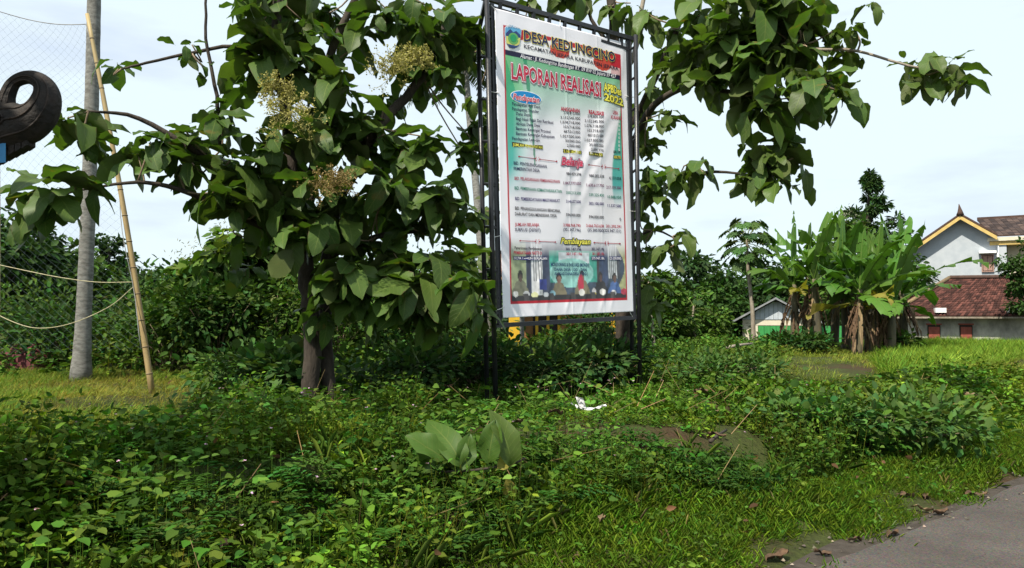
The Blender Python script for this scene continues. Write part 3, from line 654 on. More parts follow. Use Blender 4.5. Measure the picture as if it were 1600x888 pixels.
def left_teak():
    T = Teak('teak_tree', (-5.05, 3.8, g1(-5.05, 3.8)), 'teak tree beyond the left edge whose crown shades the corner of the bank')
    B = T.base; T.limb([B - Vector((0, 0, .1)), B + Vector((.1, .1, 1.6)), B + Vector((.2, 0, 3.2)), B + Vector((.2, 0, 5.2))], .16, .06, 'trunk', sides=12)
    pts = []
    for k in range(9):
        a = k * 2.4; z = 2.6 + .32 * k; e = B + Vector((math.cos(a) * 1.5, math.sin(a) * 1.5, z + .5)); T.limb([B + Vector((.15, 0, z - .3)), B + Vector((math.cos(a) * .8, math.sin(a) * .8, z + .1)), e], .05, .015); pts.append(e)
        for q in range(5): T.rosette(e + Vector((random.gauss(0, .35), random.gauss(0, .35), random.gauss(0, .25))), 8, .46)
        T.rosette(B + Vector((math.cos(a) * .8, math.sin(a) * .8, z + .3)), 7, .44)
    T.rosette(B + Vector((.2, 0, 5.4)), 8, .42); T.rosette(B + Vector((.1, .3, 5.0)), 8, .42)
    T.L = [q for q in T.L if q[0].y < 1.0 or q[0].x / q[0].y < -.82]      # no foliage on the field side of the crown
    T.limb([B + Vector((.15, 0, 2.3)), at(-60, 150, 5.6), at(-8, 160, 5.9)], .03, .012); T.rosette(at(-5, 160, 5.9), 6, .30)
    T.finish()
left_teak()

# ------------------------------------------------------------------ other trees: trunk, limbs, crown of many leaves
def bg_tree(name, px, top, base_y, halfw, Y, label, col=(.045, .085, .024), ls=.22, n=3200, group='trees behind the field', shape='round', kind='ovate', trunk_mat=None, clear=.25, gap=1.0, flowers=False, trunk_r=None):
    b = at(px, 500, Y); b.z = g1(b.x, b.y); ztop = at(px, top, Y).z; H = ztop - b.z; R = halfw * Y / FPX
    root = empty(name, b, label, 'tree', group)
    tr = trunk_r or max(.05, H * .022); m = trunk_mat or M_bark
    V, F = tube(spline([(0, 0, -.15), (R * .06, 0, H * .3), (-R * .05, R * .05, H * .6), (0, 0, H * .93)], 4), [tr, tr * .7, tr * .2], 7)
    link('trunk', mesh('trunk', V, F, m, True), root)
    # clumps
    rg = np.random.default_rng(abs(hash((round(px), round(top)))) % 2**31); k = max(10, int(30 * gap)); cs = []; lim = MB()
    for i in range(k):
        a = rg.uniform(0, 6.28); f = rg.uniform(0, 1)
        if shape == 'cone': zz = clear + (1 - clear) * f ** 1.0; rr = R * (1 - (zz - clear) / (1 - clear)) ** .85 * rg.uniform(.5, 1) + .04
        elif shape == 'tall': zz = clear + (1 - clear) * f; rr = R * (.55 + .45 * math.sin(math.pi * f)) * rg.uniform(.3, 1)
        else: zz = clear + (1 - clear) * f; rr = R * math.sqrt(max(.05, 1 - (2 * f - .9) ** 2)) * rg.uniform(.35, 1)
        c = np.array([math.cos(a) * rr, math.sin(a) * rr, H * zz * .97]); cs.append(c)
        s0 = (0, 0, max(H * clear * .7, c[2] - rr * .7)); lim.tube([s0, tuple((np.array(s0) + c) / 2 + np.array([0, 0, -.04 * rr])), tuple(c)], [tr * .35, tr * .1], 4, False)
    lim.obj('limb', m, root, smooth=True)['kind'] = 'stuff'
    cs = np.array(cs); per = n // k; cr = R * (.34 if shape != 'cone' else .22)
    crk = np.repeat((cr if shape != 'cone' else cr * np.clip(1.25 - 1.22 * cs[:, 2:3] / H, .10, 2)) * np.ones((k, 1)), per, 0)
    P = np.repeat(cs, per, 0); d = unit(rg.normal(0, 1, P.shape)); rad = crk * rg.uniform(.15, 1, (len(P), 1)) ** .55
    Q = P + d * rad * np.array([1.1, 1.1, .75]); D = unit(d * np.array([1, 1, .5]) + rg.normal(0, .45, d.shape) - np.array([0, 0, .25]))
    N = unit(d * .7 + np.array([0, 0, .7]) + rg.normal(0, .35, d.shape))
    ck = np.repeat(np.exp(rg.normal(0, .22, (k, 1))), per, 0)
    c = np.clip(np.asarray(col)[None] * ck * np.exp(rg.normal(0, .25, (len(P), 1))) * (1 + rg.normal(0, .10, (len(P), 3))), .004, .5)
    parts = [leaves(Q, D, N, ls * rg.uniform(.6, 1.3, len(P)), c, kind)]
    if flowers:
        for q in cs[np.argsort(-cs[:, 2])[:7]]:
            kk = 40; fp = q + np.array([0, 0, cr * .8]) + rg.normal(0, 1, (kk, 3)) * np.array([.16, .16, .3])
            parts.append(leaves(fp, rdir(kk, 0, 80), upn(kk, .6), .09, np.tile((.30, .30, .24), (kk, 1)), 'lance'))
    V, F, cc = cat(*parts); o = link('crown', mesh('crown', V, F, M_leaf, False, cc), root); o['kind'] = 'stuff'
    return root
DK = (.032, .068, .016); MD = (.048, .092, .016); LT = (.066, .112, .020); BL = (.034, .068, .024)
BG = [('broadleaf_tree', 15, 345, 560, 95, 20, 'tall dark tree behind the net at the far left edge', DK, .26, 3600, 'round', {}),
      ('broadleaf_tree', 95, 388, 560, 75, 22, 'dense green tree behind the coconut trunk and net', MD, .24, 3600, 'round', {}),
      ('broadleaf_tree', 168, 362, 560, 32, 24, 'narrow dark tree just right of the coconut trunk', DK, .22, 1800, 'tall', {}),
      ('mango_tree', 232, 418, 560, 75, 25, 'low rounded dark tree behind the bamboo pole', BL, .22, 3800, 'round', {'clear': .1}),
      ('broadleaf_tree', 285, 455, 560, 60, 19, 'bright leafy shrub-like tree before the tiled roof', MD, .20, 2600, 'round', {'clear': .05}),
      ('young_teak', 345, 350, 570, 58, 16, 'slender young teak with pale flower sprays at its top', LT, .27, 1500, 'tall', {'clear': .25, 'gap': .9, 'flowers': True, 'trunk_mat': M_barkpale, 'trunk_r': .05, 'kind': 'round'}),
      ('young_teak', 298, 400, 570, 36, 17, 'thin young teak with pale flower sprays by the tiled roof', LT, .25, 700, 'tall', {'clear': .3, 'gap': .7, 'flowers': True, 'trunk_mat': M_barkpale, 'trunk_r': .04, 'kind': 'round'}),
      ('young_teak', 425, 372, 570, 60, 17, 'young tree with pale slim trunk behind the flowering teak', MD, .24, 2400, 'tall', {'clear': .3, 'trunk_mat': M_barkpale, 'trunk_r': .09}),
      ('broadleaf_tree', 390, 470, 570, 60, 19, 'low bushy tree filling the gap under the slim trunks', DK, .2, 2600, 'round', {'clear': .05}),
      ('broadleaf_tree', 555, 425, 560, 80, 21, 'round green tree behind the flowering teak trunk', MD, .24, 3200, 'round', {'clear': .1}),
      ('broadleaf_tree', 650, 440, 560, 75, 23, 'low spreading tree seen through the teak boughs', DK, .24, 2800, 'round', {'clear': .1}),
      ('broadleaf_tree', 712, 405, 560, 55, 30, 'rounded distant tree left of the banner posts', BL, .28, 2600, 'round', {}),
      ('broadleaf_tree', 1030, 432, 520, 60, 27, 'leafy tree directly right of the banner posts', MD, .24, 3200, 'round', {'clear': .1}),
      ('mango_tree', 1088, 398, 515, 62, 42, 'tall rounded dark tree behind the small papaya', BL, .34, 3600, 'round', {}),
      ('mango_tree', 1135, 425, 515, 60, 36, 'broad dark tree left of the tall papaya', DK, .28, 3600, 'round', {'clear': .1}),
      ('mango_tree', 1180, 402, 515, 60, 44, 'dark tree rising behind the tall papaya trunk', DK, .34, 3400, 'round', {}),
      ('mango_tree', 1228, 418, 515, 60, 42, 'dark green tree above the tin-walled shed', BL, .32, 3200, 'round', {}),
      ('broadleaf_tree', 1075, 462, 515, 60, 30, 'low green tree behind the weedy field', MD, .22, 3000, 'round', {'clear': .05}),
      ('broadleaf_tree', 1320, 345, 515, 55, 37, 'leafy tree with pale seed heads behind the banana clump', MD, .3, 2800, 'round', {'clear': .3, 'flowers': True}),
      ('broadleaf_tree', 1395, 372, 515, 50, 40, 'dark tree between conifer and the house gable', DK, .3, 2400, 'round', {}),
      ('conifer', 1364, 262, 515, 100, 44, 'pointed conifer rising above the banana clump', BL, .36, 9000, 'cone', {'clear': .12, 'gap': 2.4, 'kind': 'lance'}),
      ('broadleaf_tree', 1612, 374, 510, 44, 32, 'rounded dark tree in front of the low tiled house', DK, .2, 3600, 'round', {'clear': .45})]
for (nm, px, top, by, hw, Y, lab, col, ls, n, shp, kw) in BG:
    bg_tree(nm, px, top, by, hw, Y, lab, col, ls, n, shape=shp, **kw)
# far belt of woodland closing the horizon
def far_wood():
    k = 9000; a = RG.uniform(-1.0, 1.0, k); R = RG.uniform(62, 95, k); x = np.sin(a) * R; y = np.cos(a) * R
    top = 3.2 + 2.6 * vnoise(a * 40, a * 0, 1, 3); z = gh(x, y) + top * RG.uniform(0, 1, k) ** .7
    V, F, c = leaves(np.column_stack([x, y, z]), rdir(k, -40, 30), upn(k, .8), 1.1, rcol(k, (.040, .070, .032), .3, .08), 'round')
    tag(link('far_wood', mesh('far_wood', V, F, M_leaf, False, c)), 'far belt of dark woodland closing off the fields', 'wood', None, 'stuff')
far_wood()
# shrubs
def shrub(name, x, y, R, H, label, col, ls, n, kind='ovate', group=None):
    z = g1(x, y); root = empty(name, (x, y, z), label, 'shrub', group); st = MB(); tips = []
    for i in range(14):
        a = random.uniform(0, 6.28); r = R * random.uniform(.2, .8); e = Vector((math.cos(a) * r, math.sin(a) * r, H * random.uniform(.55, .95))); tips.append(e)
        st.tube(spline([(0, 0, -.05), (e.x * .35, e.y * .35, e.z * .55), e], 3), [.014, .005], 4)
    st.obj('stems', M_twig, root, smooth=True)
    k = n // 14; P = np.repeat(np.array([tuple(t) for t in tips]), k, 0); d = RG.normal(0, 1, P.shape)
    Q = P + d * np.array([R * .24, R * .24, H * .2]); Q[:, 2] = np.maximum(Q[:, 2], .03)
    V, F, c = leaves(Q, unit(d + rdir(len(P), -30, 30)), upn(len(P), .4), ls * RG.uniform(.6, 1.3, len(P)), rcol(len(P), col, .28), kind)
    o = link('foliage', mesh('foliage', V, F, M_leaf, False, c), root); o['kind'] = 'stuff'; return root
shrub('leafy_bush', 4.15, 8.15, .85, .44, 'bushy shrub with large leaves at the foot of the right bank', (.055, .105, .024), .11, 1500)
shrub('leafy_bush', 3.3, 8.1, .6, .38, 'rounded low bush next to the large-leaved bush on the right bank', (.052, .11, .026), .085, 1100, 'round')
shrub('leafy_bush', 5.0, 9.0, .7, .32, 'low bush at the field end of the right bank', (.06, .115, .024), .10, 1100)
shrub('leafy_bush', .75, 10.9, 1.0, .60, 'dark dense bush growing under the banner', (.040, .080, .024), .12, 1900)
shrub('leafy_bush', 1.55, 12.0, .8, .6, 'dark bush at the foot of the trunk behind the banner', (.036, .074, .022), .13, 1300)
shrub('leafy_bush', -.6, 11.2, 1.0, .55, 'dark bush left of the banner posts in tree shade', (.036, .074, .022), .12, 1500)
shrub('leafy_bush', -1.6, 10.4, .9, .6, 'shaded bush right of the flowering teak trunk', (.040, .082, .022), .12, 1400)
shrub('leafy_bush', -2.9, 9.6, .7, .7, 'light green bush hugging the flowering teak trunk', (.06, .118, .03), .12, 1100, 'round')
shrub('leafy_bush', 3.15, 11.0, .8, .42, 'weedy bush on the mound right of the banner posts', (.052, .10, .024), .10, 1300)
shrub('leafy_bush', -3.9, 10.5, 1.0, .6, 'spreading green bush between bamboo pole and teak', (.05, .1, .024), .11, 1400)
THL = ['green thicket bush behind the maroon covered heap', 'low thicket bush at the foot of the coconut trunk', 'low bush between the coconut trunk and bamboo pole', 'bright thicket bush just right of the bamboo pole', 'bush under the slender young teak with flower sprays', 'bush beneath the young tree with a pale slim trunk', 'thicket bush behind the flowering teak trunk', 'thicket bush beneath the low teak boughs', 'bush left of the banner posts at the field edge', 'tall hedge bush behind the net', 'tall hedge bush behind the coconut trunk', 'tall hedge bush in front of the orange clay roof', 'tall bush in the shade behind the flowering teak', 'tall bush seen between the low teak boughs', 'tall bush behind the banner posts at the hedge', 'green bush in front of the yellow house', 'leafy bush behind the banner beside the yellow house']
for i, (px, Y, H, R) in enumerate([(20, 17, 1.5, 1.6), (105, 16, 1.1, 1.3), (190, 16.5, 1.0, 1.3), (265, 15, 1.3, 1.2), (340, 15, 1.5, 1.2), (430, 16, 1.7, 1.2), (530, 15, 1.6, 1.3), (620, 16.5, 1.5, 1.4), (700, 18, 1.5, 1.3), (60, 20, 1.9, 1.6), (160, 21, 1.7, 1.6), (265, 21, 1.8, 1.5), (480, 19, 2.6, 1.6), (590, 20, 2.6, 1.7), (690, 22, 2.4, 1.6), (905, 21, .7, 1.2), (955, 20, 1.3, 1.4)]):
    p = at(px, 500, Y)
    shrub('thicket_bush', p.x, Y, R, H, THL[i], [MD, DK, (.06, .105, .028)][i % 3], .15, 1500, group='thicket bushes in the hedge line' if px < 800 else None)

# ------------------------------------------------------------------ steel frame and banner
BTL, BTR, BBL, BBR = at(773, 13, 9.5), at(978, 68, 11.0), at(786, 497, 9.5), at(990, 487, 11.0)
BN = (BTR - BTL).cross(BBL - BTL).normalized()
if BN.y > 0: BN = -BN                      # faces the road
BU = (BTR - BTL).normalized()
def frame_():
    ax = lambda px, py, Y: at(px, py, Y)
    back = -BN
    fl_t, fl_b = ax(771, 4, 9.5), ax(784, 508, 9.5)            # upright along the banner's edge
    fr_t, fr_b = ax(984, 62, 11.0), ax(994, 497, 11.0)
    p1 = BTL - BU * .14; g = Vector((p1.x + .02, p1.y, 0)); g.z = g1(g.x, g.y)
    base = Vector((g.x, g.y, g.z)); root = empty('billboard', base, 'tall black welded steel frame holding up the printed banner', 'billboard')
    o = base
    def B(name, a, b, w_): return MB().bar(a, b, w_, up=tuple(BN)).obj(name, M_black, root, o)
    def down(px, py, Y, px2):
        a = ax(px, py, Y); b = ax(px2, 600, Y); b.z = g1(b.x, b.y) - .15; return a, b
    MB().tube([*down(760, -18, 9.42, 775)], .033, 10).obj('post', M_black, root, o, True)
    MB().tube([*down(747, 40, 9.72, 762)], .031, 10).obj('post', M_black, root, o, True)
    a3, b3 = down(993, 55, 11.05, 1000); MB().tube([a3, b3], .033, 10).obj('post', M_black, root, o, True)
    a4, b4 = down(984, 62, 11.25, 988); MB().tube([a4, b4], .031, 10).obj('post', M_black, root, o, True)
    off = back * .045
    B('upright', fl_t + off, fl_b + off, .052); B('upright', fr_t + off, fr_b + off, .052)
    tl, tr = ax(757, -6, 9.44), ax(992, 60, 11.05)
    B('top_rail', tl + off, tr + off, .062)
    B('lower_rail', ax(770, 10, 9.5) + off, ax(984, 76, 11.0) + off, .045)
    B('bottom_rail', ax(777, 509, 9.5) + off, ax(1000, 496, 11.05) + off, .058)
    for k in range(9):                      # struts between the two top rails
        f = (k + .5) / 9; u = ax(771, -2, 9.47).lerp(ax(985, 59, 11.0), f) + off; d = ax(771, 11, 9.5).lerp(ax(984, 76, 11.0), f) + off
        B('strut', u, d, .04)
    for k in range(9):                      # ladder rungs of the side posts
        f = .04 + k / 9.0
        la, lb = ax(759, 0, 9.42).lerp(ax(774, 600, 9.42), f), ax(750, 0, 9.72).lerp(ax(764, 600, 9.72), f)
        if k: B('rung', la, lb, .03)
        if f < .82: B('rung', la, fl_t.lerp(fl_b, min(1, f * 1.18)) + off, .03)
        B('rung', fr_t.lerp(fr_b, f) + off, a3.lerp(ax(1000, 600, 11.05), f * .8), .03)
    MB().bar(ax(750, 40, 9.72), ax(758, 4, 9.44), .05).obj('brace', M_black, root, o)
    return root
frame_()
def banner():
    P0 = BTL; NX, NY = 200, 340
    Wm = (BTR - BTL).length; Hm = (BBL - BTL).length
    def uvof(px, py):
        # invert the bilinear patch on the flat banner sheet
        p = hit(px, py, (BTL + BBR) / 2, BN); u, v = .5, .5
        for _ in range(8):
            q = BTL.lerp(BTR, u).lerp(BBL.lerp(BBR, u), v); e = p - q
            du = (BTR - BTL).lerp(BBR - BBL, v); dv = (BBL - BTL).lerp(BBR - BTR, u)
            u += e.dot(du) / du.length_squared; v += e.dot(dv) / dv.length_squared
        return u, v
    def wr(u, v):
        """folds and wrinkles of the stretched vinyl, metres out of the plane"""
        u = np.asarray(u, float); v = np.asarray(v, float); z = np.zeros_like(u + v)
        for (u0, v0, u1, v1, wd, am) in [(.98, .06, .42, .72, .035, .020), (.90, .30, .50, .70, .03, .014), (.97, .16, .60, .50, .03, .012), (.05, .03, .30, .30, .03, .010), (.35, .20, .12, .60, .04, .010), (.70, .28, .40, .62, .03, .010),
                                          (.30, .78, .22, .99, .018, .016), (.36, .80, .30, .99, .014, .012), (.80, .86, .72, .99, .016, .016), (.88, .84, .80, .99, .015, .012), (.5, .9, .44, 1., .014, .010), (.62, .9, .56, 1., .012, .010), (.02, .70, .12, .82, .02, .012)]:
            dx, dy = (u1 - u0), (v1 - v0) * 1.67; L = math.hypot(dx, dy); t = ((u - u0) * dx + (v - v0) * 1.67 * dy) / L / L
            dd = ((u - u0) * dy - (v - v0) * 1.67 * dx) / L
            z = z + am * np.exp(-(dd / wd) ** 2) * np.clip(1.2 - np.abs(t - .5) * 1.9, 0, 1)
        z = z + .005 * np.sin(u * 21 + v * 9) + .004 * (vnoise(u * 18, v * 30, 1, 8) - .5) + .012 * (vnoise(u * 5, v * 8, 1, 18) - .5)
        z = z + .006 * np.exp(-((u - .5) / .006) ** 2) + .004 * np.exp(-((u - .75) / .006) ** 2)
        return z * .62 * np.clip(np.minimum(u, 1 - u) * 30, .3, 1)
    A0, A1, A2, A3 = (np.array(q) for q in (BTL, BTR, BBL, BBR)); nn = np.array(BN)
    def pos(u, v, off=0.0):
        u = np.asarray(u, float)[..., None]; v = np.asarray(v, float)[..., None]
        q = (A0 * (1 - u) + A1 * u) * (1 - v) + (A2 * (1 - u) + A3 * u) * v
        return q + nn * (wr(u[..., 0], v[..., 0])[..., None] + off)
    # ---- the printed picture, one colour per point of the sheet
    U, Vv = np.meshgrid(np.linspace(0, 1, NX + 1), np.linspace(0, 1, NY + 1))
    img = np.empty(U.shape + (3,)); img[:] = (.89, .87, .95)
    def S_(c): c = np.array(c) / 255.; return np.where(c <= .04045, c / 12.92, ((c + .055) / 1.055) ** 2.4)
    def paint(m, c, a=1.0):
        a = (np.asarray(m, float) * a)[..., None]; img[:] = img * (1 - a) + np.asarray(c) * a
    def uvm(px, py): return uvof(px, py)
    L0, T0 = uvm(784, 31); R0_, _ = uvm(969, 150); _, B0 = uvm(800, 478)
    L0 = .062; R0_ = .938; T0 = .052; B0 = .950
    ins = (U > L0) & (U < R0_) & (Vv > T0) & (Vv < B0)
    RED = S_((190, 40, 55))
    hv = uvm(788, 78)[1]; hv2 = uvm(800, 96)[1]                      # navy strip
    # background gradient: green at the upper sides to teal, white in the middle
    body = ins & (Vv > hv)
    g_ = np.clip((Vv - hv) / .5, 0, 1)
    tint = (1 - g_)[..., None] * S_((70, 175, 105)) + g_[..., None] * S_((95, 185, 195))
    swl = np.clip(1 - (U - L0) / (.25 - .10 * np.abs(Vv - .25) / .25), 0, 1) * (Vv < .62) * np.clip((.62 - Vv) / .12, 0, 1)
    swt = np.clip(1 - (Vv - hv) / (.27 - .14 * U), 0, 1) ** .7
    swr = np.clip((U - .89 - .05 * np.sin(Vv * 9)) / .012, 0, 1) * (Vv > .24) * (Vv < .62) * np.clip((.62 - Vv) / .08, 0, 1)
    amt = np.clip(np.maximum(np.maximum(swl * 1.25, swt * .9), swr), 0, 1) * body
    img[:] = img * (1 - amt[..., None]) + tint * amt[..., None]
    vein = body & (np.abs(U - (.19 + .12 * (Vv - hv) ** .7)) < .018 * (1 - np.clip(Vv / .7, 0, 1))) & (Vv < .5); paint(vein, S_((25, 140, 100)), .8)
    paint(body & (np.abs(U - .06 - .02 - .6 * (Vv - hv)) < .03) & (Vv < .3), S_((150, 215, 160)), .5)
    # header: red wave over white
    head = ins & (Vv <= hv); paint(head, (.90, .89, .92))
    wave = T0 + .026 + .018 * np.sin(U * 7 + 1.6) + .05 * np.clip(U - .8, 0, 1)
    paint(head & (Vv < wave), RED)
    for cu, cv in ((.455, .088), (.79, .098)): paint(head & (((U - cu) / .075) ** 2 + ((Vv - cv) / .026) ** 2 < 1), S_((205, 75, 60)))
    paint(head & (U > .86), RED, .5)
    paint(ins & (Vv > hv) & (Vv < hv + .0175), S_((30, 30, 62)))
    # photo panel
    pv = uvm(800, 386)[1]; ph = ins & (Vv > pv - .03); fade = np.clip((Vv - pv + .03) / .06, 0, 1)
    sc = np.empty_like(img); sc[:] = S_((60, 80, 105))
    def rect(a, b, c_, d, col): sc[(U > a) & (U < b) & (Vv > c_) & (Vv < d)] = S_(col)
    def ell(a, b, ra, rb, col): sc[((U - a) / ra) ** 2 + ((Vv - b) / rb) ** 2 < 1] = S_(col)
    py_ = lambda y: uvm(800 + 10, y)[1]
    lo, hi_ = pv, B0; f_ = lambda t: lo + (hi_ - lo) * t
    rect(0, .17, 0, 1, (170, 180, 140)); rect(.17, .20, 0, 1, (30, 40, 70)); rect(.20, .28, 0, 1, (225, 225, 230))
    for k in range(5): rect(.215 + .018 * k, .221 + .018 * k, 0, f_(.62), (50, 60, 80))
    rect(.28, .33, 0, 1, (40, 55, 90)); rect(.33, .70, f_(.05), f_(.66), (60, 165, 150)); rect(.40, .64, f_(.08), f_(.30), (205, 215, 225))
    sc[((U - .5) / .17) ** 2 + ((Vv - f_(.48)) / .05) ** 2 < 1] = S_((150, 210, 205))
    rect(.70, .72, 0, 1, (60, 50, 60)); rect(.72, .79, 0, 1, (45, 65, 105)); rect(.79, .87, 0, f_(.6), (200, 205, 212))
    for k in range(5): rect(.80 + .016 * k, .806 + .016 * k, 0, f_(.6), (60, 65, 80))
    rect(.87, .89, 0, 1, (70, 75, 90)); sc[(U > .89 + .04 * np.cos(Vv * 30))] = S_((190, 192, 140))
    for (u0, hv_, hr, skin, shirt) in [(.125, .46, .018, (60, 45, 42), (120, 120, 100)), (.40, .50, .022, (95, 70, 62), (130, 120, 95)), (.575, .46, .021, (95, 68, 60), (135, 125, 100)), (.725, .48, .018, (60, 42, 40), (25, 28, 40)), (.84, .50, .018, (62, 45, 40), (70, 105, 170))]:
        y0 = f_(hv_ + .09)
        sc[((U - u0) / (.062 - .0)) ** 2 + ((Vv - y0 - .066) / .048) ** 2 < 1] = S_(shirt)
        ell(u0, y0 + .03, .04, .02, shirt); ell(u0, y0 - .004, hr * .95, .017, (30, 26, 28)); ell(u0 + .002, y0 + .003, hr * .72, .013, [min(255, int(c_ * 1.5)) for c_ in skin])
    ell(.565, f_(.70), .022, .035, (200, 40, 75)); rect(.25, .31, f_(.60), f_(.80), (30, 50, 140))
    rect(0, 1, f_(.885), 1, (22, 22, 34))
    for (u0, v0, a, b, c_) in [(.09, .80, .02, .012, (225, 225, 225)), (.165, .80, .022, .012, (215, 215, 220)), (.22, .82, .024, .010, (220, 220, 170)), (.30, .82, .02, .009, (200, 205, 215)), (.35, .80, .022, .012, (150, 200, 220)), (.57, .80, .024, .014, (232, 228, 225)), (.67, .78, .02, .012, (220, 215, 220)), (.74, .80, .022, .013, (230, 228, 228)), (.83, .82, .022, .011, (215, 215, 220)), (.92, .80, .028, .013, (205, 50, 85)), (.67, .83, .016, .008, (210, 190, 90))]:
        ell(u0, f_(v0 + .06), a, b * .85, c_)
    for x0 in (.16, .34, .50, .66, .82): sc[(np.abs(U - x0 - .35 * (Vv - f_(.86))) < .018) & (Vv > f_(.86))] = S_((70, 66, 70))
    sc *= (.70 + .6 * vnoise(U * 60, Vv * 100, 1, 33))[..., None]; sc[:] = sc * .88 + .05
    m = (ph * fade)[..., None]; img[:] = img * (1 - m) + sc * m
    # thin red border
    bo = (U > L0 - .008) & (U < R0_ + .008) & (Vv > T0 - .004) & (Vv < B0 + .006); paint(bo & ~ins, RED)
    V3 = pos(U, Vv).reshape(-1, 3); i = (np.arange(NY)[:, None] * (NX + 1) + np.arange(NX)[None]).ravel()
    F = np.stack([i, i + NX + 1, i + NX + 2, i + 1], 1)
    base = BBL.copy(); root = empty('banner', base, 'tall white vinyl banner with green print, budget tables and a meeting photograph', 'banner')
    b_ = np.array(base)
    o = link('printed_sheet', mesh('printed_sheet', V3 - b_, F, M_print, True, img.reshape(-1, 3)), root)
    sd = o.modifiers.new('thickness', 'SOLIDIFY'); sd.thickness = .0015; sd.offset = -1 if (np.cross(V3[1] - V3[0], V3[NX + 1] - V3[0]) @ nn) < 0 else -1
    # ---- lettering
    cache = {}
    def ink(c):
        k = tuple(c)
        if k not in cache: cache[k] = solid('ink', tuple(S_(c)), None, .4, 5)
        return cache[k]
    def glyphs(txt, bold, shear):
        cu = bpy.data.curves.new('t', 'FONT'); cu.body = txt; cu.offset = bold; cu.shear = shear; cu.resolution_u = 2; cu.fill_mode = 'FRONT'
        ob = bpy.data.objects.new('t', cu); C.objects.link(ob); dg = bpy.context.evaluated_depsgraph_get(); dg.update()
        me = bpy.data.meshes.new_from_object(ob.evaluated_get(dg)); v = np.array([q.co[:2] for q in me.vertices]) if len(me.vertices) else np.zeros((0, 2)); f = [tuple(p.vertices) for p in me.polygons]
        bpy.data.objects.remove(ob); bpy.data.curves.remove(cu); bpy.data.meshes.remove(me); return v, f
    def text(txt, p0, p1, hpx, cols, bold=.02, shear=0., box=None, zoff=.004, name='lettering'):
        """baseline from pixel p0 to p1 of the photograph's sheet; cols: [(colour, extra outline)] back to front"""
        u0, v0 = uvof(*p0); u1, v1 = uvof(*p1); ref, rf = glyphs(txt, 0, shear)
        x0, x1 = ref[:, 0].min(), ref[:, 0].max(); hgt = .70; vh = uvof(p0[0], p0[1])[1] - uvof(p0[0], p0[1] - hpx)[1]
        first = None
        for j, (c, ex) in enumerate(cols):
            g, f = glyphs(txt, bold + ex, shear)
            t = (g[:, 0] - x0) / (x1 - x0); uu = u0 + (u1 - u0) * t; vv = v0 + (v1 - v0) * t - g[:, 1] / hgt * vh
            me = mesh(name, pos(uu, vv, zoff + .0022 * j) - b_, f, ink(c)); ob = link(name if j == len(cols) - 1 else 'outline', me, root)
    def patch(pts, c, zoff=.0025, name='patch', n=1):
        P = [uvof(*p) for p in pts]; uu = np.array([p[0] for p in P]); vv = np.array([p[1] for p in P])
        cu, cv = uu.mean(), vv.mean(); k = len(P)
        A = np.append(uu, cu), np.append(vv, cv)
        link(name, mesh(name, pos(A[0], A[1], zoff) - b_, [(i, (i + 1) % k, k) for i in range(k)], ink(c)), root)
    def oval(cx, cy, rx, ry, c, slope=0, zoff=.003, name='oval', n=24):
        patch([(cx + rx * math.cos(a), cy + ry * math.sin(a) + slope * rx * math.cos(a)) for a in np.linspace(0, 2 * math.pi, n, endpoint=False)], c, zoff, name)
    NAVY, BLK, RD, WH, YE, GR = (28, 28, 78), (30, 28, 45), (186, 32, 66), (236, 232, 238), (235, 226, 90), (25, 130, 110)
    text('DESA KEDUNGCINO', (818.5, 64), (960, 97.5), 16.5, [((240, 225, 120), .035), (NAVY, 0)], .025)
    text('KECAMATAN JEPARA KABUPATEN JEPARA', (818.5, 75.5), (965, 110.8), 6.2, [((45, 45, 60), 0)], .012)
    text('Alamat : Jl. Kedungcino Bandengan RT. 09 RW 02 Jepara 59 427', (812, 90.5), (962, 123), 6.5, [(WH, 0)], .008, .25)
    text('LAPORAN REALISASI', (799, 123), (938, 152), 24, [((110, 40, 70), .062), (WH, .045), (RD, 0)], .02)
    text('APBDes', (943, 142), (970, 150), 12, [((90, 90, 40), .07), (YE, 0)], .03)
    text('2022', (944, 157), (973, 166), 11, [((90, 90, 40), .07), (YE, 0)], .03)
    oval(821, 153, 24, 10.5, (245, 245, 245), .17, .0028); oval(821, 153, 23, 9.5, (20, 130, 195), .17, .0042)
    text('Pendapatan', (801, 155), (841, 161.5), 9, [(WH, .06), ((210, 60, 80), 0)], .015, .3, zoff=.0058)
    rows = ['Pendapatan Asli Desa', 'Pendapatan Transfer', 'Dana Desa', 'Bagi Hasil Pajak Dan Retribusi', 'Alokasi Dana Desa', 'Bantuan Keuangan Provinsi', 'Bantuan Keuangan Kabupaten', 'Pendapatan Lain-lain']
    a_ = ['278.812.000', '3.152.545.000', '1.078.718.000', '103.718.000', '487.013.000', '1.027.000.000', '30.000.000', '2.000.000']
    r_ = ['278.800.000', '3.152.545.000', '1.078.718.000', '103.718.000', '487.013.000', '1.027.000.000', '30.000.000', '2.000.770']
    x1s = [843, 841, 828, 864, 843, 860, 866, 843]
    for k in range(8):
        x0 = 800 if k in (0, 1, 7) else 806; y = 164.5 + k * 7.75; sl = .135 - .008 * k
        text(rows[k], (x0, y), (x1s[k], y + (x1s[k] - x0) * sl), 5.0, [(NAVY, 0)], .010)
        text(a_[k], (906 - len(a_[k]) * 2.35, 180.5 + k * 7.3 - 2), (906, 180.5 + k * 7.3), 4.4, [(BLK, 0)], .006)
        text(r_[k], (942 - len(r_[k]) * 2.2, 185.5 + k * 7.5 - 2), (942, 185.5 + k * 7.5), 4.4, [(BLK, 0)], .006)
        text('0', (966, 193 + k * 6.2), (968, 193.2 + k * 6.2), 4.4, [(WH, 0)], .02)
    text('ANGGARAN', (876, 173), (905, 176.5), 6, [(RD, 0)], .03); text('REALISASI', (920, 178), (942, 181), 6, [(RD, 0)], .03)
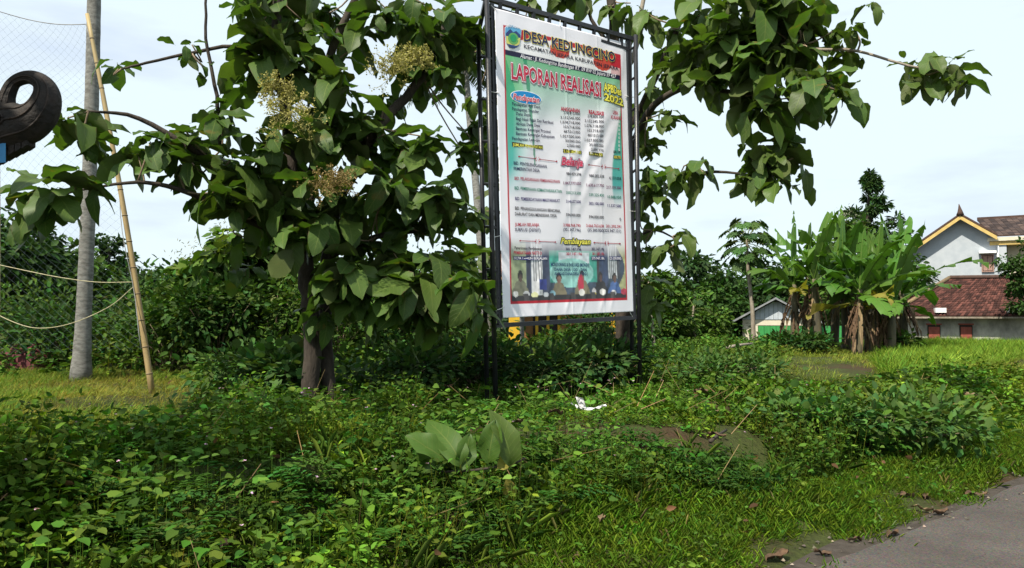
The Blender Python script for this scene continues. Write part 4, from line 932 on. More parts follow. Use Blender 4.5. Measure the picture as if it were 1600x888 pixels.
    text('LEBIH', (957, 178.5), (965, 180), 5.5, [(RD, 0)], .02); text('KURANG', (954, 186), (970, 188), 5.5, [(RD, 0)], .02)
    for pts, tx, q0, q1 in [([(799.5, 222), (848, 227.5), (848, 234), (800, 229)], 'JUMLAH PENDAPATAN', (801, 228.5), (847, 233)), ([(879, 233), (908, 236), (908, 241.5), (879, 239)], '5.161.807.000', (880, 238.6), (907, 241)), ([(919, 237.5), (941, 240), (941, 246), (919, 243)], '5.161.807.770', (920, 243), (940, 245)), ([(958, 243), (970, 244), (970, 249), (958, 248)], '600.770', (959, 247.6), (969, 248.6))]:
        patch(pts, (60, 58, 40), .003); text(tx, q0, q1, 4.4, [(YE, 0)], .02, zoff=.006)
    text('600.770', (958, 239.5), (969, 240.6), 4.4, [(BLK, 0)], .02)
    def flourish(x0, y0, x1, y1):
        m0, m1 = .44, .56
        L_ = lambda f: (x0 + (x1 - x0) * f, y0 + (y1 - y0) * f)
        for f0, f1 in ((0, m0), (m1, 1)):
            a, b = L_(f0), L_(f1); patch([(a[0], a[1] - .45), (b[0], b[1] - .45), (b[0], b[1] + .45), (a[0], a[1] + .45)], (160, 30, 60), .0035, 'flourish')
        for f in (0, m0, m1, 1): c_ = L_(f); oval(c_[0], c_[1], 1.3, 1.3, (160, 30, 60), 0, .0045, 'flourish', 8)
        c_ = L_(.5)
        for sx in (-1, 1):
            for sy in (-1, 1): patch([(c_[0] + sx * .6, c_[1] + sy * .4), (c_[0] + sx * 3, c_[1] + sy * 3.2), (c_[0] + sx * 2.2, c_[1] + sy * 3.6)], (205, 60, 85), .0035, 'flourish')
    flourish(810, 245, 869, 252.5); flourish(919, 258, 966, 264); flourish(812, 376.5, 867, 378.5); flourish(928, 379.5, 968, 381)
    text('Belanja', (877, 258), (909, 260.5), 12, [((40, 30, 80), .10), ((236, 190, 205), .05), ((205, 45, 85), 0)], .02, .25)
    text('Pembiayaan', (876, 381), (922, 382), 9, [((30, 32, 30), .10), (YE, 0)], .02, .3)
    def line(tx, x0, y0, x1, y1, c, h=5.4): text(tx, (x0, y0), (x1, y1), h * .95, [(c, 0)], .012)
    line('BID. PENYELENGGARAAN', 802, 257.5, 854, 263, NAVY); line('PEMERINTAH DESA', 802, 266, 843, 269.5, NAVY)
    line('BID. PELAKSANAAN PEMBANGUNAN', 803, 281.5, 874, 286.5, (176, 50, 80)); line('BID. PEMBINAAN KEMASYARAKATAN', 803, 296.5, 877, 302, GR)
    line('BID. PEMBERDAYAAN MASYARAKAT', 804, 313, 874, 316.5, (52, 34, 110)); line('BID. PENANGGULANGAN BENCANA,', 804, 328, 875, 332.5, BLK); line('DARURAT DAN MENDESAK DESA', 804, 337, 869, 340, BLK)
    line('JUMLAH BELANJA', 804, 353.5, 842, 354, RD); line('SURPLUS/ (DEFISIT)', 804, 361.5, 844, 362.5, NAVY)
    for (y, tx, c) in [(275, ('984.459.596', '980.282.538', '4.177.058'), BLK), (289.5, ('1.847.777.050', '1.630.617.750', '217.159.300'), (120, 50, 100)), (304.5, ('350.213.500', '339.325.450', '10.888.050'), GR), (318, ('314.637.500', '303.100.000', '11.537.500'), (52, 34, 110)), (339, ('594.000.000', '594.000.000', '0'), BLK), (355, ('3.988.968.790', '3.666.763.638', '301.292.391'), RD), (362, ('(301.147.196)', '(25.200.000)', '(325.947.121)'), NAVY)]:
        for (xr, dy), s_ in zip(((907, 0), (943, 3.2), (970, 6.5)), tx):
            y_ = y + dy * (1 if y < 345 else .25); line(s_, xr - len(s_) * 2.1, y_ - 1, xr, y_, c, 4.8)
    line('Penerimaan Pembiayaan', 803, 389.5, 846, 391, BLK, 4.8); line('301.147.196', 884, 391.5, 908, 392, NAVY, 4.8); line('301.147.196', 924, 391.5, 944, 392, NAVY, 4.8)
    line('PEMBIAYAAN NETTO', 802, 397.5, 846, 398.2, RD, 5.2); line('301.147.196', 885, 399, 909, 399.3, RD, 4.8); line('301.147.196', 925, 399, 944, 399.3, RD, 4.8)
    for x0, x1, tx in ((802, 854, 'SILPA TAHUN BERJALAN'), (924, 944, '275.947.196'), (952, 970, '(25.200.000)')):
        patch([(x0 - .5, 400.8), (x1 + .5, 401.2), (x1 + .5, 406.8), (x0 - .5, 406.5)], (35, 40, 105), .0035); text(tx, (x0, 405.6), (x1, 406), 4, [(WH, 0)], .018, zoff=.0062)
    text('MONITORING & EVALUASI (MONEV)', (860, 416), (920, 417), 5.5, [((40, 70, 110), 0)], .02); text('DANA DESA ( DD ) DAN', (866, 423.5), (916, 424), 5, [((40, 70, 110), 0)], .02); text('ALOKASI DANA DESA ( ADD )', (866, 430), (918, 430.5), 4.8, [((40, 70, 110), 0)], .02)
    # district crest: shield with sky, mountain, ring and a green centre
    sh = [(788, 44), (795, 39), (801, 40), (808, 43), (814, 47), (813, 58), (811, 69), (806, 74), (801, 76.5), (795, 74), (790, 67), (788, 56)]
    def shr(f, c, zo, sel=sh): patch([(801 + (x - 801) * f, 58 + (y - 58) * f) for x, y in sel], c, zo, 'crest')
    shr(1.04, (225, 228, 235), .003); shr(.97, (95, 170, 215), .0045)
    patch([(789, 53), (796, 46), (801, 51), (806, 49), (813, 56), (812, 66), (790, 64)], (40, 60, 120), .0058, 'crest'); patch([(789.5, 57), (812.5, 60), (811, 69), (806, 73.5), (795, 73), (790, 67)], (205, 205, 110), .007, 'crest')
    oval(801, 61, 8.5, 9, (95, 165, 90), .12, .0082, 'crest'); oval(801, 60.5, 5, 5.8, (25, 150, 95), .12, .0095, 'crest'); patch([(791, 69.5), (811, 71.5), (806, 75), (801, 76.5), (795, 74.5)], (35, 55, 110), .0085, 'crest')
    text('JEPARA', (791, 42.5), (812, 45.5), 4, [(WH, 0)], .02, zoff=.008)
    # cord ties through the eyelets
    for (px, py, qx, qy) in [(779, 146, 757, 140), (783, 368, 762, 372), (788, 480, 770, 486), (975, 150, 992, 152), (984, 330, 996, 330), (982, 485, 990, 497), (874, 41, 876, 28), (775, 16, 768, 8), (976, 69, 984, 64)]:
        a = hit(px, py, (BTL + BBR) / 2, BN) + BN * .014; b = hit(qx, qy, (BTL + BBR) / 2, BN) - BN * .01
        MB().tube([a - base, (a + b) / 2 - base + Vector((0, 0, -.006)), b - base], .0045, 5).obj('tie', solid('cord', (.7, .7, .7), None, .7) if 'cord' not in bpy.data.materials else bpy.data.materials['cord'], root)
banner()

# ------------------------------------------------------------------ bamboo poles, net, ropes
def bamboo_pole(top, foot, r, label):
    foot = Vector(foot); foot.z = g1(foot.x, foot.y) - .1; top = Vector(top); root = empty('bamboo_pole', foot, label, 'pole', 'bamboo net poles')
    n = 15; pts = []
    for i in range(n + 1):
        f = i / n; p = foot.lerp(top, f) + Vector((math.sin(f * 3.1) * .05, 0, 0)); pts.append(p - foot)
    MB().tube(pts, list(np.linspace(r, r * .62, n + 1)), 10).obj('cane', M_bamboo, root, None, True)
    for i in range(1, n):
        d = (pts[i + 1] - pts[i]).normalized(); rr = r * (1 - .38 * i / n); MB().tube([pts[i] - d * .012, pts[i], pts[i] + d * .012], [rr * 1.02, rr * 1.16, rr * 1.02], 10).obj('node_ring', M_node, root, None, True)
    return pts, foot
ptsA, footA = bamboo_pole(at(136, 22, 11.3), at(240, 600, 11.0), .046, 'long leaning yellow bamboo pole holding the net beside the coconut trunk')
ptsB, footB = bamboo_pole(at(-8, 60, 15.0), at(-6, 580, 15.0), .055, 'bamboo pole at the far end of the net')
bamboo_pole(at(22, 300, 16), at(2, 570, 16), .05, 'short grey bamboo stake standing behind the net') if False else None
def net():
    m = solid('net_cord', (.07, .11, .12), (.11, .15, .16), .8); mr = solid('rope', (.34, .31, .18), (.42, .38, .24), .8)
    TR_, BR_ = at(134, 38, 11.28), at(228, 545, 11.02); TLf, BLf = at(-120, -30, 11.8), at(-120, 560, 11.8)
    root = empty('ball_net', Vector((BR_.x, BR_.y, BR_.z)), 'thin diamond mesh net strung from the leaning bamboo pole', 'net'); o = Vector(root.location)
    NU, NV = 22, 38
    def P(u, v):
        sag = .5 * math.sin(math.pi * min(1, max(0, u))) * (1 - v) * .35
        q = TR_.lerp(TLf, u).lerp(BR_.lerp(BLf, u), v); q = q + Vector((0, .10 * math.sin(u * 7 + v * 5) + .05 * math.sin(v * 17), -sag)); return q - o
    A = []; B_ = []
    for i in range(NU):
        for j in range(NV):
            for (a, b) in (((i, j), (i + 1, j + 1)), ((i + 1, j), (i, j + 1))):
                A.append(P(a[0] / NU, a[1] / NV)); B_.append(P(b[0] / NU, b[1] / NV))
    A = np.array([tuple(x) for x in A]); B_ = np.array([tuple(x) for x in B_]); d = unit(B_ - A); x = unit(np.cross(d, np.array([0, 1., 0])[None])) * .0009; y = np.array([0, .0009, 0])
    k = len(A); V = np.stack([A + x, A - x * .5 + y, A - x * .5 - y, B_ + x, B_ - x * .5 + y, B_ - x * .5 - y], 1).reshape(-1, 3); b = np.arange(k)[:, None] * 6
    F = np.concatenate([b + np.array([[0, 1, 4, 3]]), b + np.array([[1, 2, 5, 4]]), b + np.array([[2, 0, 3, 5]])], 1).reshape(-1, 4)
    mo = link('mesh_panel', mesh('mesh_panel', V, F, m), root); mo['kind'] = 'stuff'
    mg = solid('grey_cord', (.2, .2, .2), (.3, .3, .3), .8)
    MB().tube([P(k / 20, 0) for k in range(21)], .007, 5).obj('edge_rope', mg, root, None, True)
    MB().tube([P(0, k / 20) for k in range(21)], .006, 5).obj('edge_rope', mg, root, None, True)
    def rope(pts, r=.007): MB().tube([p - o for p in spline(pts, 5)], r, 5).obj('slack_rope', mr, root, None, True)
    rope([at(207, 441, 11.08), at(150, 441, 11.2), at(90, 433, 11.4), at(40, 423, 11.6), at(-20, 410, 11.8)])
    rope([at(208, 449, 11.08), at(170, 480, 11.2), at(110, 506, 11.4), at(60, 513, 11.5), at(20, 503, 11.6), at(-30, 478, 11.8)])
net()

# ------------------------------------------------------------------ palms, papaya, banana
def frond(mb_parts, c, D, L, col, droop=.7, n=26, ls=.55, wid=1.0):
    D = np.array(D, float); pts = []
    for i in range(n):
        t = i / (n - 1); pts.append(np.array(c) + D * L * t * (1 - .18 * t) - UP * droop * L * t * t * .55)
    pts = np.array(pts); tg = unit(np.gradient(pts, axis=0)); sd = unit(np.cross(tg, UP[None]))
    for sg in (1, -1):
        q = pts[2:]; d = unit(sd[2:] * sg + tg[2:] * .55 - UP * .45 + RG.normal(0, .08, q.shape)); sz = ls * np.sin(np.pi * np.linspace(.22, .95, len(q))) ** .6
        mb_parts.append(leaves(q, d, unit(UP[None] * .7 - sd[2:] * sg * .3 + RG.normal(0, .2, q.shape)), sz, np.clip(np.tile(col, (len(q), 1)) * RG.uniform(.7, 1.3, (len(q), 1)), 0, 1), 'lance', .45 * wid))
    mb_parts.append(ribbon(pts[:-1], pts[1:], .018, np.tile((.12, .13, .05), (n - 1, 1))))
def palm(base, top, r0, r1, label, nf=15, L=2.6, rings=True, col=(.05, .085, .028)):
    base = Vector(base); base.z = g1(base.x, base.y); top = Vector(top); root = empty('coconut_palm', base, label, 'palm', 'coconut palms')
    n = 46; P = []; R = []
    for i in range(n + 1):
        f = i / n; p = base.lerp(top, f) + Vector((math.sin(f * 3.14) * .06, 0, 0)); P.append(p - base - Vector((0, 0, .1 if i == 0 else 0)))
        fl = 1 + .55 * math.exp(-f * 22); R.append((r0 + (r1 - r0) * f) * fl * (1 + (.035 if i % 2 else 0)))
    MB().tube(P, R, 14).obj('trunk', M_coco, root, None, True)
    parts = []; t = np.array(top - base)
    for k in range(nf):
        a = k * 2.4; e = math.radians(60 - 75 * (k / nf)); frond(parts, t, (math.cos(a) * math.cos(e), math.sin(a) * math.cos(e), math.sin(e)), L * random.uniform(.85, 1.1), col, .5 + .4 * k / nf)
    V, F, c = cat(*parts); o = link('crown', mesh('crown', V, F, M_leaf, False, c), root); o['kind'] = 'stuff'
    MB().tube([top - base + Vector((0, 0, -.25)), top - base, top - base + Vector((0, 0, .5))], [r1 * 1.2, r1 * 1.6, .03], 10).obj('crown_shaft', M_bark, root, None, True)
palm(at(127, 560, 13.5), at(150, -260, 13.5),  .130, .108, 'grey ringed coconut trunk standing behind the net, crown above', 15, 2.6)
palm(at(762, 520, 26), at(725, 95, 27), .15, .12, 'distant coconut palm leaning behind the banner posts', 18, 2.5, col=(.055, .085, .035))
def papaya(px, Y, topy, basey, L, label, nl=18, r=.085, lean=0):
    b = at(px, basey, Y); b.z = g1(b.x, b.y); t = at(px + lean, topy, Y); root = empty('papaya_tree', b, label, 'tree', 'papaya trees'); tp = t - b
    MB().tube(spline([(0, 0, -.1), tp * .35 + Vector((.03, 0, 0)), tp * .7 - Vector((.03, 0, 0)), tp], 6), [r * 1.25, r, r * .62], 10).obj('trunk', M_barkpale, root, None, True)
    for k in range(nl):
        a = k * 2.4; e = math.radians(random.uniform(45, 70) - 110 * k / nl); D = Vector((math.cos(a) * math.cos(e), math.sin(a) * math.cos(e), math.sin(e)))
        q = tp + Vector((0, 0, -.28 * k / nl)); end = q + D * L * random.uniform(.85, 1.1) + Vector((0, 0, -.05)); parts = []
        mid = q.lerp(end, .5) + Vector((0, 0, .06)); pv = np.array([tuple(q), tuple(mid), tuple(end)]); parts.append(ribbon(pv[:-1], pv[1:], .013, np.tile((.14, .16, .06), (2, 1))))
        c = rcol(1, (.050, .092, .028), .25)[0]; f0 = np.array(tuple(Vector((D.x, D.y, -.75 + .3 * e)).normalized())); sd = unit(np.cross(f0, UP)); nrm = unit(np.cross(sd, f0)); nrm = nrm if nrm[2] > 0 else -nrm
        for j in range(7):
            an = (j - 3) * .62; d = f0 * math.cos(an) + sd * math.sin(an); lb = L * .52 * (1 - .10 * abs(j - 3)); pe = np.array(tuple(end))
            parts.append(leaves(pe[None], d[None], nrm[None] + RG.normal(0, .1, (1, 3)), lb, c[None], 'lance', 1.5))
            for sg in (1, -1):
                dd = unit(d + sg * .8 * np.cross(nrm, d)); parts.append(leaves((pe + d * lb * .45)[None], dd[None], nrm[None], lb * .5, c[None] * 1.05, 'lance', 1.6))
        V, F, cc = cat(*parts); link('leaf', mesh('leaf', V, F, M_leaf, False, cc), root)
    for k in range(5):
        a = k * 1.3; p = tp + Vector((math.cos(a) * .1, math.sin(a) * .1, -.35 - .1 * k)); V, F = tube([p + Vector((0, 0, z)) for z in (.1, .06, 0, -.07, -.11)], [.01, .045, .06, .04, .01], 8); link('fruit', mesh('fruit', V, F, M_yleaf if k == 4 else solid('papaya_skin', (.05, .10, .03), (.08, .14, .04), .5), True), root) if L > .8 else None
papaya(1178, 24.5, 372, 545, .72, 'tall papaya tree with bare trunk standing in the field before the shed', 34, .062, -11)
papaya(1084, 27, 478, 525, .55, 'small papaya sapling among the weeds behind the field', 10, .05)
papaya(1021, 21, 440, 545, .55, 'thin papaya stem with few leaves near the banner posts', 8, .045, -7)
def banana_leaf_mesh(L, W, droop, seed, base_dir, c0):
    """long blade torn into strips on both sides of an arching midrib"""
    r = random.Random(seed); n = 18; D = Vector(base_dir).normalized(); H = Vector((D.x, D.y, 0)); H = H.normalized() if H.length > .05 else Vector((1, 0, 0)); side = Vector((0, 0, 1)).cross(H); P = []
    p = Vector(c0); d = D.copy(); st = L / n
    for i in range(n + 1):
        P.append(p.copy()); p = p + d * st; d = (d + Vector((0, 0, -droop / n * (.4 + 1.6 * i / n)))).normalized()
    V, F, U = [], [], []; fold = r.uniform(.1, .55)
    for sg in (1, -1):
        i = 0
        while i < n:
            run = r.choice((1, 2, 2, 3, 5)) if i > 2 else 3; run = min(run, n - i); sagx = r.uniform(-.10, .42); tw = r.uniform(-.09, .09)
            for q in range(run):
                a, b = i + q, i + q + 1
                def wv(k): t = k / n; return W * max(.03, math.sin(math.pi * min(1, .06 + t * .92)) ** .55) * (1 if t > .06 else .35)
                idx = len(V); wa, wb = wv(a), wv(b); dn = Vector((0, 0, 1))
                ga = .10 * st if q == 0 else 0; gb = -.10 * st if q == run - 1 else 0
                ta = (P[b] - P[a])
                ea = P[a] + side * sg * wa * math.cos(fold) + dn * (-wa * (sagx + fold * .35 - .12) + tw * q) + ta * (ga / st)
                eb = P[b] + side * sg * wb * math.cos(fold) + dn * (-wb * (sagx + fold * .35 - .12) + tw * (q + 1)) + ta * (gb / st)
                ma, mb_ = P[a].lerp(ea, .5) + dn * .03 * W * 3, P[b].lerp(eb, .5) + dn * .03 * W * 3
                V += [P[a], P[b], mb_, ma, eb, ea]; ua, ub = a / n, b / n; v1, v2 = .5 + sg * .25, .5 + sg * .5
                U += [(ua, .5), (ub, .5), (ub, v1), (ua, v1), (ub, v2), (ua, v2)]
                q4 = [(idx, idx + 1, idx + 2, idx + 3), (idx + 3, idx + 2, idx + 4, idx + 5)]; F += q4 if sg > 0 else [f[::-1] for f in q4]
            i += run
    tv, tf = tube(P, list(np.linspace(.030, .006, n + 1)), 4, False); k = len(V); V += tv; U += [(.5, .5)] * len(tv); F += [tuple(j + k for j in f) for f in tf]
    return V, F, U
def banana(x, y, H, nl, label, seed, L=2.0, dry=3, yellow=0, dirs=None):
    r = random.Random(seed); z = g1(x, y); root = empty('banana_plant', (x, y, z), label, 'banana plant', 'banana plants in the clump'); lx = r.uniform(-.15, .15)
    top = Vector((lx, 0, H)); m = solid('banana_stem', (.05, .045, .03), (.13, .11, .06), .8, 6, .3, stretch=(1, 1, .2)) if 'banana_stem' not in bpy.data.materials else bpy.data.materials['banana_stem']
    MB().tube(spline([(0, 0, -.1), top * .5 + Vector((.03, 0, 0)), top], 5), [.16, .12, .075], 10).obj('pseudostem', m, root, None, True)
    for k in range(nl):
        a = r.uniform(0, .5) + k * 2.4; el = math.radians(82 - 72 * (k / max(1, nl - 1)) + r.uniform(-8, 8)); D = (math.cos(a) * math.cos(el), math.sin(a) * math.cos(el), math.sin(el))
        V, F, U = banana_leaf_mesh(L * r.uniform(.75, 1.1), .27 * r.uniform(.85, 1.15), r.uniform(.55, 1.25), seed * 31 + k, D, top + Vector((0, 0, -.03 * k)))
        link('leaf', mesh('leaf', V, F, M_yleaf if k >= nl - yellow else M_banana, True, uv=U), root)
    for k in range(int(dry * 1.7)):                    # dead leaves hanging down round the stem
        a = r.uniform(0, 6.28); D = (math.cos(a) * .45, math.sin(a) * .45, -.9); V, F, U = banana_leaf_mesh(min(H * .9, 1.5) * r.uniform(.6, 1), r.uniform(.03, .06), .8, seed * 77 + k, D, top * r.uniform(.55, .9) + Vector((math.cos(a) * .08, math.sin(a) * .08, 0)))
        link('dead_leaf', mesh('dead_leaf', V, F, M_drypale if k % 3 == 0 else M_dry, True, uv=U), root)
BAN = [(1228, 23.5, 2.3, 8, 'banana plant at the papaya side of the clump with low arching leaves', 2.2, 4, 1), (1265, 23.0, 2.5, 9, 'banana plant in the clump standing before the tin shed corner', 2.3, 5, 0), (1290, 25.5, 2.9, 9, 'tallest banana plant at the back of the clump', 2.3, 3, 0), (1325, 22.2, 2.2, 8, 'banana plant in the middle of the clump with pale shaggy stem', 2.2, 7, 0), (1352, 22.8, 2.1, 9, 'banana plant with yellowing leaves in the clump', 2.1, 8, 2), (1378, 22.5, 1.9, 10, 'banana plant at the house end of the clump with wide leaves', 2.6, 7, 1), (1400, 24.0, 2.3, 10, 'banana plant reaching toward the low tiled roof', 2.6, 5, 0), (1310, 24.5, 2.6, 8, 'upright banana plant hidden behind the middle of the clump', 2.3, 4, 0), (1345, 25.0, 2.7, 8, 'tall banana plant before the conifer', 2.2, 4, 0), (1245, 25.0, 2.7, 8, 'tall slim banana plant behind the papaya side of the clump', 2.2, 3, 0)]
for i, (px, Y, H, nl, lab, L, dr, ye) in enumerate(BAN):
    p = at(px + 12, 500, Y); banana(p.x, Y, H - .25, nl, lab, 101 + i, L, dr, ye)
shrub('leafy_bush', at(1245, 500, 21.8).x, 21.8, 1.0, .42, 'dark bush at the foot of the banana clump near the papaya', DK, .16, 1000)
shrub('leafy_bush', at(1405, 500, 23).x, 23, .7, .5, 'small green bush at the house end of the banana clump', MD, .14, 700)

# ------------------------------------------------------------------ buildings
class Fr:
    """local frame on a facade: a along the wall to the right, b to the back, c up"""
    def __init__(s, O, N):
        s.N = Vector(N).normalized(); s.U = Vector((0, 0, 1)).cross(s.N).normalized(); s.O = Vector(O)
        if s.U.x < 0: s.U = -s.U
    def w(s, a, b, c): return s.U * a - s.N * b + Vector((0, 0, c))
    def px(s, x, y, b=0):
        p = hit(x, y, s.O - s.N * b, s.N) - s.O; return p.dot(s.U), p.z
    def box(s, mb, a0, a1, b0, b1, c0, c1):
        return mb.box8([s.w(a0, b0, c0), s.w(a1, b0, c0), s.w(a1, b1, c0), s.w(a0, b1, c0), s.w(a0, b0, c1), s.w(a1, b0, c1), s.w(a1, b1, c1), s.w(a0, b1, c1)])
def tile_field(name, A, B, C_, D, rows, cols, root, c1, c2, seed=1):
    """overlapping clay tiles on the slope A(eave left) B(eave right) C(ridge right) D(ridge left): real raised pieces joined in one part"""
    r = np.random.default_rng(seed); A, B, C_, D = (np.array(x, float) for x in (A, B, C_, D)); V, F, K = [], [], []
    nrm = np.cross(B - A, D - A); nrm /= np.linalg.norm(nrm); nrm = nrm if nrm[2] > 0 else -nrm
    for i in range(rows):
        f0, f1 = i / rows, (i + 1.18) / rows
        for j in range(cols):
            g0, g1_ = (j + .03 + .5 * (i % 2) * 0) / cols, (j + .97) / cols
            P = lambda g, f: (A * (1 - g) + B * g) * (1 - f) + (D * (1 - g) + C_ * g) * f
            up0, up1 = nrm * (.055 + r.uniform(0, .02)), nrm * .012; gm = (g0 + g1_) / 2; n = len(V)
            V += [P(g0, f0) + up0 * .6, P(gm, f0) + up0 * 1.5, P(g1_, f0) + up0 * .6, P(g0, min(1, f1)) + up1 * .6, P(gm, min(1, f1)) + up1 * 2, P(g1_, min(1, f1)) + up1 * .6, P(g0, f0), P(g1_, f0), P(gm, f0)]
            F += [(n, n + 1, n + 4, n + 3), (n + 1, n + 2, n + 5, n + 4), (n + 6, n + 8, n + 1, n), (n + 8, n + 7, n + 2, n + 1)]
            c = np.array(c1) + (np.array(c2) - np.array(c1)) * r.uniform(0, 1) ** 1.5; K += [c * r.uniform(.7, 1.2)] * 9
    o = link(name, mesh(name, np.array(V), np.array(F), M_tile, False, np.array(K)), root); o['kind'] = 'stuff'
    MB().box8([A - nrm * .06, B - nrm * .06, C_ - nrm * .06, D - nrm * .06, A, B, C_, D]).obj('roof_slope', M_roofbase, root)
M_roofbase = solid('roof_base', (.05, .028, .022), (.08, .045, .035), .9, 5)
M_wallgrey = solid('pale_blue_render', (.34, .375, .42), (.40, .43, .47), .9, 2.2, .12)
M_yellow = solid('yellow_paint', (.45, .31, .10), (.54, .39, .14), .6, 4)
M_cream = solid('cream_wall', (.50, .46, .36), (.58, .53, .42), .9, 3, .1)
M_white = solid('white_paint', (.72, .72, .72), (.8, .8, .8), .6, 3)
M_shutter = solid('brown_shutter', (.26, .15, .12), (.34, .21, .17), .7, 10, .2)
M_darkgap = solid('dark_interior', (.02, .018, .016), (.03, .027, .024), .9, 3)
M_rust = solid('red_frame', (.20, .045, .03), (.28, .07, .05), .7, 6)
M_plaster = solid('stained_plaster', (.20, .19, .17), (.52, .49, .43), .95, 1.3, .25, stretch=(1, 1, .6))
def house():
    O = at(1500, 490, 42); O.z = g1(O.x, O.y); fr = Fr(O, (-.50, -.866, 0))
    root = empty('two_storey_house', O, 'two-storey pale grey-blue house with yellow gable boards', 'house')
    la, lc = fr.px(1413, 402); aa, ac = fr.px(1500, 342); ra, rc = fr.px(1553, 372); wa, _ = fr.px(1573, 400)
    mb = MB(); D = 7.0
    prof = [(la, -.3), (wa, -.3), (wa, rc - .25), (ra, rc), (aa, ac), (la, lc)]
    n = len(prof); mb.add([fr.w(a, 0, c) for a, c in prof] + [fr.w(a, D, c) for a, c in prof], [tuple(range(n)), tuple(range(2 * n - 1, n - 1, -1))] + [(i, i + n, (i + 1) % n + n, (i + 1) % n) for i in range(n)])
    mb.obj('wall', M_wallgrey, root)
    ov = -.55
    for (a0, c0, a1, c1, sd) in ((la - .25, lc - .17, aa, ac, 3), (ra + .12, rc - .07, aa, ac, 4)):
        tile_field('roof_tiles', fr.w(a0, ov, c0 + .10), fr.w(a0, D, c0 + .10), fr.w(a1, D, c1 + .10), fr.w(a1, ov, c1 + .10), 14, 28, root, (.035, .027, .027), (.085, .060, .054), sd)
        P = [fr.w(a0, ov - .03, c0 - .10), fr.w(a1, ov - .03, c1 - .10), fr.w(a1, ov - .03, c1 + .11), fr.w(a0, ov - .03, c0 + .11)]
        MB().box8([p + fr.N * .05 for p in P] + P).obj('gable_board', M_yellow, root)
        P = [fr.w(a0, ov - .02, c0 + .14), fr.w(a1, ov - .02, c1 + .14), fr.w(a1, ov - .02, c1 + .26), fr.w(a0, ov - .02, c0 + .26)]
        MB().box8([p + fr.N * .06 for p in P] + [p - fr.N * .22 for p in P]).obj('verge_tiles', M_roofbase, root)
    V, F = tube([fr.w(aa, ov, ac + .15), fr.w(aa, ov, ac + .34), fr.w(aa - .02, ov, ac + .55), fr.w(aa - .05, ov, ac + .78)], [.20, .13, .07, .015], 8); link('ridge_finial', mesh('ridge_finial', V, F, M_roofbase, True), root)
    a0, c0 = fr.px(1535.5, 424); a1, c1 = fr.px(1551, 399)
    wn_ = fr.box(MB(), a0, a1, -.05, .08, c0, c1).obj('window', M_darkgap, root)
    am = (a0 + a1) / 2
    for s0, s1 in ((a0 + .03, am - .01), (am + .01, a1 - .03)): fr.box(MB(), s0, s1, -.085, -.052, c0 + .03, c1 - .03).obj('shutter', M_shutter, wn_)
    for (q0, q1, r0, r1) in ((a0 - .05, a0, c0, c1), (a1, a1 + .05, c0, c1), (a0 - .05, a1 + .05, c0 - .05, c0), (a0 - .05, a1 + .05, c1, c1 + .05)): fr.box(MB(), q0, q1, -.10, -.003, r0, r1).obj('frame', M_shutter, wn_)
    b0, d0 = fr.px(1529, 397); b1, d1 = fr.px(1556, 393); fr.box(MB(), b0, b1, -.55, -.003, d0, d1 + .02).obj('window_canopy', M_white, root)
    p0, q0 = fr.px(1560, 424); _, q1 = fr.px(1560, 384); MB().tube([fr.w(p0, -.07, q0), fr.w(p0, -.07, q1)], .05, 8).obj('downpipe', M_white, root, None, True)
    # wing on the right with its eaves towards the field
    b = 1.0
    x0, ec = fr.px(1543, 373, b - 1.2); xe = x0 + 7; _, rc2 = fr.px(1560, 342, b + 3)
    w0, _ = fr.px(1574, 400, b); fr.box(MB(), w0, xe, b, b + 6, -.3, ec - .1).obj('wing_wall', M_cream, root)
    r0, _ = fr.px(1528, 342, b + 3)
    tile_field('roof_tiles', fr.w(x0 + .25, b - 1.0, ec + .16), fr.w(xe, b - 1.0, ec + .16), fr.w(xe, b + 3, rc2), fr.w(x0 - .3, b + 3, rc2), 14, 26, root, (.035, .028, .030), (.11, .078, .070), 9)
    for k, (u, t_) in enumerate(((0, 0), (.10, .22))): fr.box(MB(), x0 + u, xe, b - 1.2 + .12 * k, b + .5, ec - .15 - t_, ec + .05 - t_).obj('eave_board', M_yellow if k else M_cream, root)
    fr.box(MB(), x0 - .3, xe, b + 2.9, b + 3.15, rc2 - .02, rc2 + .14).obj('ridge_cap', M_roofbase, root)
house()
